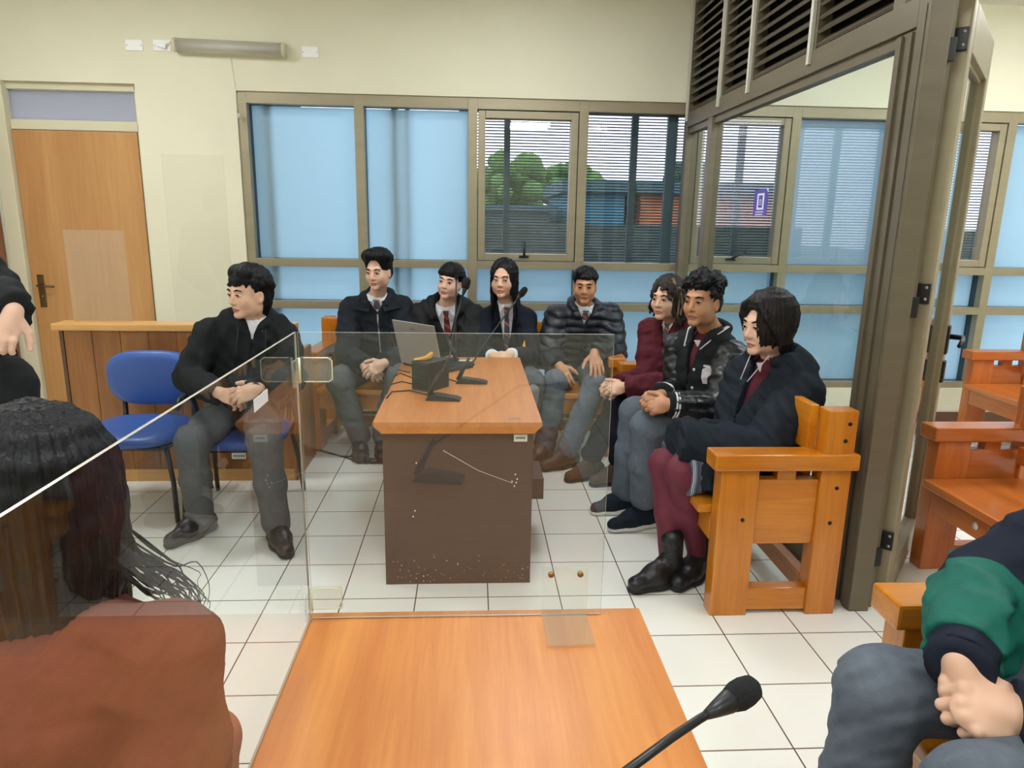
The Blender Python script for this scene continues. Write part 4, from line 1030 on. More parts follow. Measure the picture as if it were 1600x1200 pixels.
            if top.get('tie'):
                pts = [neck+up*(.008-d)+f*.03 for d in np.linspace(0, top.get('tl', .20), 12)]
                tie = strip(F, C, pts, .046*S, base, body, 'tie', top['tie'], .006, lambda u: .75 if u < .12 else .5 if u < .2 else .55+.5*u)
        F = Field(); g = top.get('g', .012); torso(F, g, arms=not top.get('sleeves'), hem=top.get('hem', .05))
        if top.get('collar', 1):
            cr = top.get('cr', .020)*S; rr = top.get('crad', .066)*S; cz = top.get('cz', .015); a0 = top.get('copen', .55); n = 14; ring = []
            for i in range(n+1):
                a = a0+(2*math.pi-2*a0)*i/n; bk = (1-math.cos(a))/2
                ring.append(neck+f*math.cos(a)*rr*1.05+s*math.sin(a)*rr+up*(cz+.018*bk-.03*(1-bk)))
            F.chain(ring, [cr]*(n+1), .012)
        if top.get('hood'):
            hr = top['hood']; 
            for a in (-1.3, -.65, 0, .65, 1.3): F.ell(neck-f*.085*S*math.cos(a)+s*.11*S*math.sin(a)-up*.005, (hr*.62, hr*.62, hr*.55), C, .04)
            F.ell(neck-f*.05*S+up*.045, (.075*S, .05*S, .045*S), C, .03)
        if top.get('quilt'):
            w = top['quilt']
            F.warp(lambda x, y, z: -.012*np.abs(np.sin((up[0]*x+up[1]*y+up[2]*z+.006*np.sin(14*x))*math.pi/w))+.007)
        F.warp(folds(top.get('fold', .0040), top.get('wl', .08), seed))
        # opening down the front and the neck hole
        F.cap(neck-up*.02, neck+up*.16, .060*S, .068*S, .006, 1)
        if vd > 0:
            o = neck+f*.16
            for i in range(18):
                u = i/17; F.cap(neck+up*(.05-(vd+.05)*u)+f*.04, neck+up*(.05-(vd+.05)*u)+f*.30, max(.006, vw*S*(1-u)), max(.006, vw*S*(1-u)), .004, 1)
        tg = mesh_field(F, top.get('name', 'jacket'), top['m'], base, body, top.get('h', th))
        if top.get('sleeves'):
            Q = Field(); ar = [v*S+g for v in top.get('arm', (.060, .052, .044))]
            for q in 'RL':
                a, b, c = J['sh'+q], J['el'+q], J['wr'+q]; o_ = nrm(a-mid)
                Q.sleeve([a-o_*.01, lerp(a, b, .5), b, lerp(b, c, .5), lerp(b, c, .95)], [ar[0]+.004, (ar[0]+ar[1])/2, ar[1], (ar[1]+ar[2])/2, ar[2]])
            Q.warp(folds(.005, .06, seed+3)); mesh_field(Q, 'sleeves', top['sleeves'], base, body, th)
        if top.get('zip'):
            pts = [neck-up*d+f*.02 for d in np.linspace(max(.03, vd*.95), top.get('zl', .40), 16)]
            strip(F, C, pts, .009, base, tg, 'zip', top['zip'], .002)
        if top.get('pull'):
            p = on_surface(F, neck-up*(vd+.004)+f*.02, f, L=.25)-base; MB().box(-.006, .006, -.004, .004, -.045, .0, .002).build('zip_pull', 'steel', tg).location = Vector(p+f*.006)
        for (dx, du, w, h_, m_, nm) in top.get('badges', ()):
            pts = [neck-up*(du+h_*i/3)+s*dx+f*.02 for i in range(4)]; strip(F, C, pts, w, base, tg, nm, m_, .003, (lambda u: 1 if u < .5 else 1.35-.7*u))
        for (dx, du) in top.get('buttons', ()):
            p = on_surface(F, neck-up*du+s*dx+f*.02, f, L=.25)-base; MB().lathe([(.008, 0), (.008, .002), (.004, .004)], Vector(p), Vector(f), 10).build('button', 'button_pearl', tg)
        for (dx, d0, d1, w, m_, nm) in top.get('bands', ()):
            pts = [neck-up*d+s*dx+f*.02 for d in np.linspace(d0, d1, 12)]; strip(F, C, pts, w, base, tg, nm, m_, .002)
        for q in 'RL':
            if 'el'+q not in J: continue
            b, c = J['el'+q], J['wr'+q]; d = nrm(c-b); r0 = top.get('arm', (.060, .052, .044))[2]*S+g
            for (tpos, wd, m_, nm, ex) in top.get('cuffs', ()):
                o = lerp(b, c, tpos); MB().lathe([(r0*.7, -wd/2), (r0+ex, -wd/2), (r0+ex+.001, 0), (r0+ex, wd/2), (r0*.7, wd/2)], Vector(o-base), Vector(d), 20).build(nm, m_, body)
    return dict(body=body, base=base, P=P, R=R, C=C, neck=neck, hs=hs, J=J, tips=ht)

# ------------------------------------------------------------------ people
for n_, c_ in (('skin_light', (222, 178, 150)), ('skin_pale', (226, 184, 160)), ('skin_tan', (192, 138, 102)), ('skin_brown', (172, 118, 84))):
    mat(n_, c_, .5, noise=.04, nscale=30, bump=.04, bscale=400)
mat('lip_rose', (178, 108, 96), .4); mat('lip_brown', (146, 88, 74), .4)
mat('eye_white', (216, 210, 204), .25); mat('iris_brown', (32, 20, 14), .15)
def hairm(n, c, c2=None):
    q = NT(n); b = q.b; tc = q.n('ShaderNodeTexCoord'); mp = q.n('ShaderNodeMapping'); mp.inputs['Scale'].default_value = (90, 90, 9); q.l(tc.outputs['Object'], mp.inputs[0])
    nz = q.n('ShaderNodeTexNoise'); nz.inputs['Scale'].default_value = 2; nz.inputs['Detail'].default_value = 4; q.l(mp.outputs[0], nz.inputs['Vector'])
    rp = q.n('ShaderNodeValToRGB'); rp.color_ramp.elements[0].color = (*s2l(c), 1); rp.color_ramp.elements[1].color = (*s2l(c2 or tuple(v*1.9 for v in c)), 1); rp.color_ramp.elements[0].position = .4; rp.color_ramp.elements[1].position = .75
    q.l(nz.outputs['Fac'], rp.inputs[0]); q.l(rp.outputs[0], b.inputs['Base Color'])
    bp = q.n('ShaderNodeBump'); bp.inputs['Strength'].default_value = .55; bp.inputs['Distance'].default_value = .004; q.l(nz.outputs['Fac'], bp.inputs['Height']); q.l(bp.outputs[0], b.inputs['Normal'])
    b.inputs['Roughness'].default_value = .45; b.inputs['Specular IOR Level'].default_value = .22; MATS[n] = q.m
hairm('hair_black', (10, 10, 12)); hairm('hair_dark_brown', (30, 24, 21)); hairm('hair_blonde', (112, 92, 66), (150, 126, 90)); hairm('hair_black_brown', (17, 14, 14), (46, 38, 36))
def cloth(n, c, rough=.85, bump=.25, bs=350, **k): mat(n, c, rough, bump=bump, bscale=bs, noise=.10, nscale=40, spec=.25, **k)
cloth('cloth_black', (26, 29, 31)); cloth('cloth_navy', (27, 33, 48)); cloth('cloth_dark_jacket', (34, 39, 47)); cloth('cloth_parka', (32, 34, 34), .7)
cloth('cloth_blazer', (24, 29, 40)); mat('nylon_puffer', (26, 30, 38), .42, bump=.15, bscale=60, spec=.4); cloth('cloth_burgundy', (86, 30, 40)); cloth('cloth_pink', (176, 104, 88)); cloth('cloth_rust', (112, 58, 45))
cloth('cloth_grey', (92, 95, 98)); cloth('cloth_grey_blue', (98, 106, 116)); cloth('cloth_dark_trousers', (26, 32, 42)); cloth('cloth_coat', (27, 34, 43)); cloth('cloth_green', (22, 96, 82), .6, .15)
mat('leather_black', (24, 25, 28), .32, bump=.25, bscale=90, spec=.6); cloth('tights_burgundy', (104, 44, 58), .6, .1); cloth('tights_grey', (150, 148, 146), .7, .1)
cloth('shirt_white', (232, 234, 240), .7, .06); mat('shoe_black', (24, 24, 26), .4, bump=.1, bscale=100); mat('shoe_brown', (74, 60, 48), .5, bump=.1, bscale=100); cloth('shoe_navy', (26, 34, 46))
mat('sole_black', (20, 20, 21), .7); mat('sole_white', (216, 214, 206), .6); mat('button_pearl', (206, 206, 204), .3); cloth('knit_white', (214, 214, 216), .8, .1); cloth('denim', (30, 44, 84)); cloth('suede', (80, 62, 48))
cloth('cloth_badge', (208, 200, 204), .8, .1)
stripe_mat('tie_stripe', (76, 84, 100), [(.0, .16, (196, 112, 62)), (.22, .32, (120, 40, 40))], .075, 'z', .85)
stripe_mat('tie_red', (92, 50, 48), [(.0, .3, (176, 70, 56))], .05, 'z', .8)
stripe_mat('skirt_stripe', (84, 94, 108), [(.05, .14, (164, 174, 188)), (.22, .31, (164, 174, 188)), (.55, .66, (36, 44, 56))], .075, 'x', 1.0)
A_ = lambda x, y, Y: np.array(at(x, y, Y))
def shl(c, f, w, dz=0.0):                      # shoulders either side of the point between them
    f = nrm((f[0], f[1], 0)); r = np.array((f[1], -f[0], 0)); c = V3(c); return c+r*w/2+V3((0, 0, dz)), c-r*w/2-V3((0, 0, dz))
PI = math.pi
def fringe(n=9, t1=1.15, drop=.03, r=.012, a=.75, jit=1.0): return (-a, a, n, .25, t1, drop, r, jit)

def P1():
    R_, L_ = A_(327, 522, 3.42), A_(444, 528, 3.50)
    J = dict(head=A_(389, 459, 3.42), face=(-.60, -.80, -.04), shR=R_, shL=L_, neck=A_(396, 502, 3.46), elR=A_(295, 590, 3.28), wrR=A_(343, 614, 3.14), elL=A_(455, 592, 3.36), wrL=A_(402, 608, 3.06),
             hipR=(-1.24, 3.50, .52), hipL=(-1.06, 3.50, .52), knR=A_(300, 690, 3.08), knL=A_(412, 688, 3.02), anR=(-1.29, 3.19, .10), anL=(-.90, 3.08, .10), toeR=(-.55, -1), toeL=(.55, -1))
    sp = dict(rx=.083, ry=.099, rz=.090, line=.012, locks=[fringe(15, 1.22, .030, .009, .95, 1.4), (1.0, 2.2, 8, .3, 1.35, .03, .012, 1), (-2.2, -1.0, 8, .3, 1.35, .03, .012, 1), (2.2, 4.1, 12, .3, 1.55, .065, .013, 1)], nape=.04, lumps=[(0, .0, .105, .05), (.03, .03, .100, .045), (-.03, .03, .100, .045)])
    d = person('man in black hooded zip sweatshirt with grey trousers on the blue chair', J, 'skin_light', hair=sp, face=dict(s=.98, jaw=1.05), S=1.0, seed=3,
        hands=dict(R=dict(d=(.90, -.10, -.30), n=(.1, -.55, .8), side=-1, curl=.5), L=dict(d=(-.93, -.15, -.30), n=(-.05, -.80, .6), side=1, curl=.34, sc=1.02, spread=.07)),
        top=dict(name='hoodie', m='cloth_black', shirt='shirt_white', vdepth=.065, vw=.036, g=.014, hood=.085, pull=1, fold=.006, wl=.07, hem=.03, zip='dark_metal', zl=.30, cr=.024),
        legs=dict(m='cloth_grey', fold=.003, cuff=.0), shoes=dict(m='shoe_black', sole='sole_black', s=1.12))
    b, base = d['body'], d['base']; J = d['J']
    o = lerp(J['elL'], J['wrL'], 1.02); MB().lathe([(.026, -.008), (.029, -.006), (.029, .006), (.026, .008)], Vector(o-base), Vector(nrm(J['wrL']-J['elL'])), 16).build('wristwatch', 'dark_metal', b)
    n = d['neck']; C = d['C']; dr = MB()
    for q in (-1, 1): dr.tube([Vector(n+C[0]*q*.06+C[1]*.085-C[2]*.01-base), Vector(n+C[0]*q*.065+C[1]*.125-C[2]*.10-base), Vector(n+C[0]*q*.062+C[1]*.135-C[2]*.20-base)], .0035, 6)
    dr.build('drawstring', 'black_rubber', b)
def P2():
    R_, L_ = A_(549, 484, 4.66), A_(628, 482, 4.66)
    J = dict(head=A_(591, 424, 4.52), face=(-.30, -.94, -.10), shR=R_, shL=L_, neck=A_(590, 465, 4.62), elR=A_(541, 555, 4.52), wrR=A_(571, 573, 4.30), elL=A_(634, 556, 4.52), wrL=A_(599, 568, 4.25),
             hipR=(-.70, 4.76, .50), hipL=(-.52, 4.76, .50), knR=A_(530, 594, 4.28), knL=A_(622, 588, 4.28), anR=A_(562, 685, 4.36), anL=A_(598, 685, 4.36), toeR=(.2, -1), toeL=(.1, -1))
    sp = dict(rx=.088, ry=.104, rz=.088, cz=.056, line=.026, arch=1, locks=[(-1.1, 1.1, 14, .2, 1.08, .0, .013, 1.6), (1.1, 5.2, 16, .3, 1.4, .0, .014, 1)], lumps=[(-.035, .045, .105, .045), (.02, .05, .108, .048), (.055, .02, .10, .045), (-.06, .0, .095, .04), (0, -.0, .108, .05)])
    d = person('young man with swept up hair in dark zip jacket at end of bench', J, 'skin_pale', hair=sp, face=dict(s=.96, jaw=.95, nose=1.04), S=1.08, seed=5,
        hands=dict(R=dict(d=(.75, -.35, -.5), n=(-.2, -.7, .65), side=-1, curl=.6, sc=1.06), L=dict(d=(-.82, -.25, -.45), n=(.05, -.85, .5), side=1, curl=.36, sc=1.06, spread=.07)),
        top=dict(m='cloth_dark_jacket', shirt='shirt_white', tie='tie_stripe', tl=.06, vdepth=.07, vw=.062, g=.018, cr=.024, crad=.085, cz=.005, zip='steel', zl=.34, fold=.004, hem=.04, copen=.7),
        legs=dict(m='cloth_grey', fold=.004), shoes=dict(m='shoe_black', sole='sole_black', s=1.15, high=.05))
    b, base, n, C = d['body'], d['base'], d['neck'], d['C']
    for q in (-1, 1):
        k = MB(); p = [n+C[0]*q*.035+C[1]*.085+C[2]*.0, n+C[0]*q*.105+C[1]*.055+C[2]*.03, n+C[0]*q*.155+C[1]*.075-C[2]*.045, n+C[0]*q*.05+C[1]*.115-C[2]*.055]
        A = [k.bm.verts.new(Vector(v-base)) for v in p]; B = [k.bm.verts.new(Vector(v-C[1]*.014-base)) for v in p]
        k.bm.faces.new(A); k.bm.faces.new(B[::-1])
        for i in range(4): k.bm.faces.new((A[i], B[i], B[(i+1) % 4], A[(i+1) % 4]))
        bmesh.ops.recalc_face_normals(k.bm, faces=k.bm.faces[:]); k.build('lapel', 'cloth_dark_jacket', b)
def P3():
    R_, L_ = A_(654, 496, 4.62), A_(737, 494, 4.62)
    J = dict(head=A_(703, 441, 4.50), face=(-.34, -.93, .06), headup=(.16, 0, 1), shR=R_, shL=L_, neck=A_(697, 480, 4.58), elR=A_(645, 570, 4.50), wrR=A_(668, 590, 4.28), elL=A_(735, 562, 4.46), wrL=A_(706, 562, 4.26),
             hipR=(-.24, 4.76, .50), hipL=(-.06, 4.76, .50), knR=(-.24, 4.32, .49), knL=(-.04, 4.32, .49), anR=(-.24, 4.3, .10), anL=(-.04, 4.3, .10), toeR=(0, -1), toeL=(.1, -1))
    sp = dict(rx=.082, ry=.097, rz=.086, line=-.002, fw=.056, locks=[fringe(16, 1.28, .028, .010, .95, .5), (.9, 2.2, 7, .3, 1.35, .02, .012, .6), (-2.2, -.9, 7, .3, 1.35, .02, .012, .6)])
    person('boy with straight black fringe in dark parka sitting behind the laptop', J, 'skin_pale', hair=sp, face=dict(s=.92, jaw=.95), S=1.04, seed=7,
        hands=dict(L=dict(d=(-.8, -.5, -.1), n=(0, -.4, .9), side=1, curl=.45), R=dict(d=(.5, -.8, 0), n=(0, -.4, .9), side=-1, curl=.5)),
        top=dict(name='parka', m='cloth_parka', shirt='shirt_white', tie='tie_red', tl=.20, vdepth=.21, vw=.075, g=.022, cr=.034, crad=.085, cz=.005, hood=.085, fold=.006, wl=.09, hem=.05, copen=.75, badges=[(-.105, .185, .034, .022, 'knit_white', 'sewn_patch')]),
        legs=dict(m='cloth_grey'), shoes=dict(m='shoe_black', sole='sole_black'))
def P4():
    R_, L_ = A_(757, 500, 4.60), A_(822, 498, 4.60)
    J = dict(head=A_(787, 437, 4.50), face=(-.30, -.95, .0), shR=R_, shL=L_, neck=A_(791, 474, 4.58), elR=A_(752, 552, 4.48), wrR=A_(769, 556, 4.25), elL=A_(828, 556, 4.48), wrL=A_(799, 554, 4.25),
             hipR=(.14, 4.76, .50), hipL=(.32, 4.76, .50), knR=(.19, 4.30, .49), knL=(.37, 4.28, .49), anR=(.22, 4.25, .10), anL=(.34, 4.25, .10), toeR=(0, -1), toeL=(.1, -1))
    sp = dict(rx=.078, ry=.094, rz=.084, line=.020, fw=.052, ears=0, locks=[(.75, 1.3, 5, .12, 1.5, .10, .012, .5), (1.3, 2.6, 10, .12, 1.5, .30, .014, .5), (-1.35, -.8, 5, .12, 1.5, .14, .012, .5), (-2.6, -1.35, 12, .12, 1.5, .36, .014, .5), (2.6, 3.7, 10, .2, 1.6, .34, .014, .5)])
    d = person('girl with long straight black hair in navy blazer and striped tie', J, 'skin_light', hair=sp, face=dict(s=.97, cheek=1.15, lip=1.1), S=1.0, seed=9, gaze=(.25, -.95, .06),
        hands=dict(R=dict(d=(.85, -.5, -.1), n=(0, -.5, .85), side=-1, curl=.4), L=dict(d=(-.85, -.5, -.1), n=(0, -.5, .85), side=1, curl=.4)),
        top=dict(name='blazer', m='cloth_blazer', shirt='shirt_white', tie='tie_stripe', tl=.34, vdepth=.36, vw=.058, g=.014, cr=.016, crad=.072, copen=.9, fold=.003, badges=[(-.10, .16, .022, .034, 'gold_foil', 'blazer_badge')], cuffs=[(.97, .03, 'shirt_white', 'shirt_cuff', -.003)], arm=(.054, .044, .030)),
        legs=dict(name='skirt', m='cloth_grey', r=(.10, .088, .03)))
    b, base = d['body'], d['base']; J = d['J']; F = Field(); F.chain([J['knL']+V3((0, .12, -.02)), J['knL']+V3((0, -.04, -.02)), J['anL']], [.06, .058, .042], .02); F.chain([J['knR'], J['anR']], [.058, .042], .02)
    mesh_field(F, 'tights', 'tights_grey', base, b)
    for q in 'RL': shoe(J['an'+q], J['toe'+q], base, b, 'shoe_black', 'sole_black')
def P5():
    R_, L_ = A_(871, 497, 4.60), A_(952, 495, 4.62)
    J = dict(head=A_(914, 447, 4.50), face=(-.18, -.97, -.06), shR=R_, shL=L_, neck=A_(912, 480, 4.58), elR=A_(857, 556, 4.50), wrR=A_(874, 572, 4.34), elL=A_(960, 552, 4.52), wrL=A_(929, 553, 4.34),
             hipR=(.62, 4.74, .50), hipL=(.80, 4.74, .50), knR=A_(868, 597, 4.30), knL=A_(930, 600, 4.28), anR=A_(851, 702, 4.28), anL=A_(886, 708, 4.12), toeR=(-.6, -1), toeL=(-1, -.55))
    sp = dict(rx=.080, ry=.096, rz=.086, line=.008, fw=.055, locks=[fringe(13, 1.18, .014, .010, .95, .7), (.9, 2.2, 7, .3, 1.3, .02, .012, .6), (-2.2, -.9, 7, .3, 1.3, .02, .012, .6)], lumps=[(0, .02, .102, .045), (.03, .04, .095, .038)])
    person('boy in black quilted puffer jacket and grey trousers with brown shoes', J, 'skin_tan', 'lip_brown', hair=sp, face=dict(s=.93, cheek=1.15), S=1.06, seed=11,
        hands=dict(R=dict(d=(.35, -.65, -.75), n=(-.3, -.7, .5), side=-1, curl=.35, sc=1.1), L=dict(d=(.05, -.70, -.62), n=(.1, -.65, .75), side=1, curl=.12, sc=1.12, spread=.10)),
        top=dict(name='puffer_jacket', m='nylon_puffer', shirt='shirt_white', tie='tie_stripe', tl=.06, vdepth=.08, vw=.055, g=.020, quilt=.052, cr=.026, crad=.078, cz=.012, fold=.003, zip='dark_metal', arm=(.066, .058, .048), copen=.6),
        legs=dict(m='cloth_grey_blue', fold=.003), shoes=dict(m='shoe_brown', sole='sole_black', s=1.15))
def P6():
    c = A_(1052, 522, 3.86); f = (-.80, -.60); R_, L_ = shl(c, f, .31)
    J = dict(head=A_(1042, 467, 3.80), face=(-.72, -.69, .0), shR=R_, shL=L_, neck=A_(1054, 503, 3.87), elR=A_(1012, 592, 3.86), wrR=A_(966, 600, 3.74), elL=A_(1056, 600, 3.58), wrL=A_(976, 605, 3.66),
             hipR=(1.18, 3.98, .51), hipL=(1.18, 3.79, .51), knR=A_(968, 618, 3.98), knL=A_(975, 628, 3.80), anR=A_(925, 722, 3.93), anL=(.86, 3.84, .10), toeR=(-1, -.55), toeL=(-1, -.4))
    sp = dict(rx=.080, ry=.096, rz=.084, line=.012, fw=.050, ears=0, locks=[(.35, .9, 4, .15, 1.35, .05, .009, 1), (-.5, -.1, 3, .2, 1.15, .02, .008, 1), (-1.0, -.5, 4, .15, 1.35, .06, .009, 1), (.9, 2.4, 9, .15, 1.5, .14, .013, 1.4), (-2.4, -1.0, 10, .15, 1.5, .17, .014, 1.4), (2.4, 3.9, 9, .2, 1.6, .16, .015, 1.4)], flare=.02, wave=.006)
    d = person('girl with streaked wavy hair in burgundy school sweater and navy trousers', J, 'skin_light', hair=sp, hairmat='hair_dark_brown', face=dict(s=.96, cheek=1.1), S=1.0, seed=13,
        hands=dict(L=dict(d=(-.95, -.1, -.1), n=(-.1, -.7, .6), side=1, curl=.7), R=dict(d=(-.9, -.3, -.1), n=(0, -.5, .8), side=-1, curl=.7)),
        top=dict(name='sweater', m='cloth_burgundy', shirt='shirt_white', tie='tie_stripe', tl=.10, vdepth=.115, vw=.05, g=.016, collar=0, fold=.005, arm=(.062, .056, .044), badges=[(-.035, .12, .045, .055, 'cloth_badge', 'sweater_badge')]),
        legs=dict(m='cloth_dark_trousers', fold=.004, cuff=.05), shoes=dict(m='suede', sole='sole_black', s=1.1))
    P, base = d['P'], d['base']; F = Field()
    for pts in (((-.045, .035, .118), (-.075, .03, .07), (-.088, .02, 0), (-.092, .025, -.07), (-.082, .03, -.12)), ((-.050, .03, .118), (-.082, .015, .07), (-.094, .0, 0), (-.10, .01, -.08))):
        F.chain([P(*p) for p in pts], [.005, .007, .006, .006, .003][:len(pts)], .004)
    mesh_field(F, 'blonde_streak', 'hair_blonde', base, d['body'], .004)
def P7():
    c = A_(1102, 552, 3.36); f = (-.86, -.50); R_, L_ = shl(c, f, .34)
    J = dict(head=A_(1097, 471, 3.30), face=(-.74, -.67, .0), shR=R_, shL=L_, neck=A_(1110, 518, 3.37), elR=A_(1062, 618, 3.42), wrR=A_(1034, 617, 3.24), elL=A_(1126, 640, 3.10), wrL=A_(1046, 632, 3.10),
             hipR=(1.18, 3.48, .51), hipL=(1.18, 3.28, .51), knR=A_(993, 645, 3.46), knL=A_(1012, 668, 3.24), anR=A_(977, 768, 3.42), anL=A_(1006, 782, 3.22), toeR=(-1, -.25), toeL=(-1, -.30))
    rg = np.random.RandomState(4); lm = []
    for k in range(46):
        a, e = rg.uniform(-PI, PI), rg.uniform(-.15, 1.4); q = (math.sin(a)*math.cos(e)*.085, -.018+math.cos(a)*math.cos(e)*.098, .05+math.sin(e)*.088)
        if not (q[1] > .04 and q[2] < .075): lm.append((*q, rg.uniform(.018, .028)))
    sp = dict(rx=.082, ry=.098, rz=.088, line=.016, lumps=lm, curl=.004, locks=[fringe(8, 1.12, .0, .016, .9), (1.2, 2.0, 4, .4, 1.35, .0, .016, 1), (-2.0, -1.2, 4, .4, 1.35, .0, .016, 1)])
    d = person('boy with curly black hair in black varsity jacket with leather sleeves', J, 'skin_tan', 'lip_brown', hair=sp, face=dict(s=1.0, jaw=1.0, nose=1.03), S=1.06, seed=15,
        hands=dict(R=dict(d=(-.85, -.35, -.1), n=(-.1, -.5, .8), side=-1, curl=.7, sc=1.05), L=dict(d=(-.9, .15, -.1), n=(-.25, -.75, .5), side=1, curl=.75, sc=1.05)),
        top=dict(name='varsity_jacket', m='cloth_black', sleeves='leather_black', shirt='cloth_burgundy', vdepth=.24, vw=.045, g=.022, cr=.018, crad=.072, cz=.01, fold=.004, copen=.8, hem=.05,
                 buttons=[(-.035, .16), (-.035, .25), (-.035, .34)], badges=[(-.100, .13, .04, .09, 'cloth_badge', 'chest_patch')],
                 cuffs=[(.90, .06, 'cloth_black', 'knit_cuff', -.002), (.87, .008, 'knit_white', 'cuff_stripe', .003), (.92, .008, 'knit_white', 'cuff_stripe', .003)], slv=.9, arm=(.060, .052, .036)),
        legs=dict(m='cloth_grey_blue', fold=.0025, r=(.092, .076, .068)), shoes=dict(m='shoe_navy', sole='sole_white', s=1.1))
    b, base, n, C = d['body'], d['base'], d['neck'], d['C']
    for q in (-1, 1):
        k = MB()
        for o in (.072, .084):
            k.tube([Vector(n+C[0]*q*.05+C[1]*(o+.045)-C[2]*.06-base), Vector(n+C[0]*q*(o+.012)+C[1]*.05+C[2]*.012-base), Vector(n+C[0]*q*(o+.014)-C[1]*.02+C[2]*.036-base)], .0035, 6)
        k.build('collar_stripe', 'knit_white', b)
    MB().prism([(-.02, 0), (.02, 0), (0, -.035)], 'y', 0, .006).build('collar_point', 'shirt_white', b).location = Vector(n+C[1]*.085-C[2]*.03-base)
def P8():
    c = A_(1205, 602, 2.86); f = (-.93, -.37); R_, L_ = shl(c, f, .33)
    J = dict(head=A_(1198, 508, 2.84), face=(-.93, -.36, -.08), shR=R_, shL=L_, neck=A_(1212, 562, 2.87), elR=A_(1140, 690, 2.92), wrR=A_(1072, 684, 2.74), elL=A_(1190, 702, 2.60), wrL=A_(1080, 690, 2.62),
             hipR=(1.20, 2.94, .52), hipL=(1.20, 2.74, .52), knR=A_(1040, 726, 2.76), knL=A_(1066, 738, 2.62), anR=A_(1046, 875, 2.66), anL=A_(1092, 868, 2.72), toeR=(-1, -.45), toeL=(-.75, -.75))
    sp = dict(rx=.087, ry=.103, rz=.090, line=.006, fw=.05, ears=0, locks=[(-.50, .3, 7, .12, .92, .0, .012, .5), (-1.25, -.50, 11, .12, 1.45, .12, .014, .5), (.2, .7, 5, .12, 1.15, .0, .010, .5), (.7, 2.2, 9, .15, 1.5, .11, .014, .5), (-2.4, -1.25, 12, .15, 1.55, .11, .016, .5), (2.2, 3.9, 12, .2, 1.6, .10, .016, .5)], flare=-.012, extra=[(((.02+.004*i, .02, .128), (-.03+.003*i, .075-.006*i, .100), (-.072, .070-.012*i, .048), (-.090, .040-.014*i, -.01), (-.092, .016-.014*i, -.062), (-.080, .0-.012*i, -.105)), .013) for i in range(5)]+[(((.03, .02, .128), (.05, .075, .088), (.074, .062, .04), (.084, .04, -.01), (.080, .03, -.05)), .012)], lumps=[(0, -.06, .0, .07), (-.03, -.03, .0, .06), (.03, -.03, .0, .06)])
    d = person('girl in dark hooded coat and burgundy tights at the near bench end', J, 'skin_pale', hair=sp, hairmat='hair_black_brown', face=dict(s=1.03), S=1.0, seed=17, hf=.003, th=.007,
        hands=dict(L=dict(d=(-.5, .8, -.1), n=(-.3, -.3, .8), side=1, curl=.9, sc=.60), R=dict(d=(-.4, -.85, -.1), n=(-.2, -.3, .8), side=-1, curl=.9, sc=.60)),
        top=dict(name='coat', m='cloth_coat', shirt='cloth_burgundy', vdepth=.30, vw=.07, g=.026, cr=.030, crad=.084, hood=.115, fold=.006, wl=.08, hem=.10, copen=.85, slv=1.16, arm=(.066, .062, .052)),
        legs=dict(name='tights', m='tights_burgundy', fold=.0, r=(.088, .066, .038), cuff=-.03), shoes=dict(m='shoe_black', sole='sole_black', s=1.15, high=.07))
    b, base, J = d['body'], d['base'], d['J']; F = Field()
    for q in 'RL': F.chain([J['hip'+q], lerp(J['hip'+q], J['kn'+q], .92)], [.112, .098], .04)
    F.box((.55, 2.7, .5), (.5, .285, .4), frame((-1, -.15, 0)), .001, .004, 1)
    F.warp(folds(.0025, .08, 31)); mesh_field(F, 'skirt', 'skirt_stripe', base, b, .006)
    F = Field()                                 # skirts of the coat, spread on the seat
    F.chain([J['hipL']+V3((.0, -.075, .02)), lerp(J['hipL'], J['knL'], .74)+V3((0, -.07, .0))], [.085, .066], .03); F.chain([J['hipL']+V3((.02, -.075, -.03)), lerp(J['hipL'], J['knL'], .62)+V3((0, -.085, -.055))], [.05, .03], .03)
    F.ell(J['hipL']+V3((.08, -.02, .05)), (.13, .13, .12), None, .05); F.box((1.05, 2.8, .392), (.6, .6, .0385), np.eye(3), .001, .004, 1)
    F.warp(folds(.006, .07, 33)); mesh_field(F, 'coat_skirt', 'cloth_coat', base, b, .007)
    n, C = d['neck'], d['C']; k = MB()
    for q in (-1, 1): k.tube([Vector(n+C[0]*q*.05+C[1]*.095+C[2]*.01-base), Vector(n+C[0]*q*.02+C[1]*.135-C[2]*.12-base)], .0025, 6)
    k.build('collar_piping', 'cloth_badge', b)
    MB().prism([(-.018, 0), (.018, 0), (0, -.04)], 'y', 0, .006).build('collar_point', 'shirt_white', b).location = Vector(n+C[1]*.075-C[2]*.03-base)
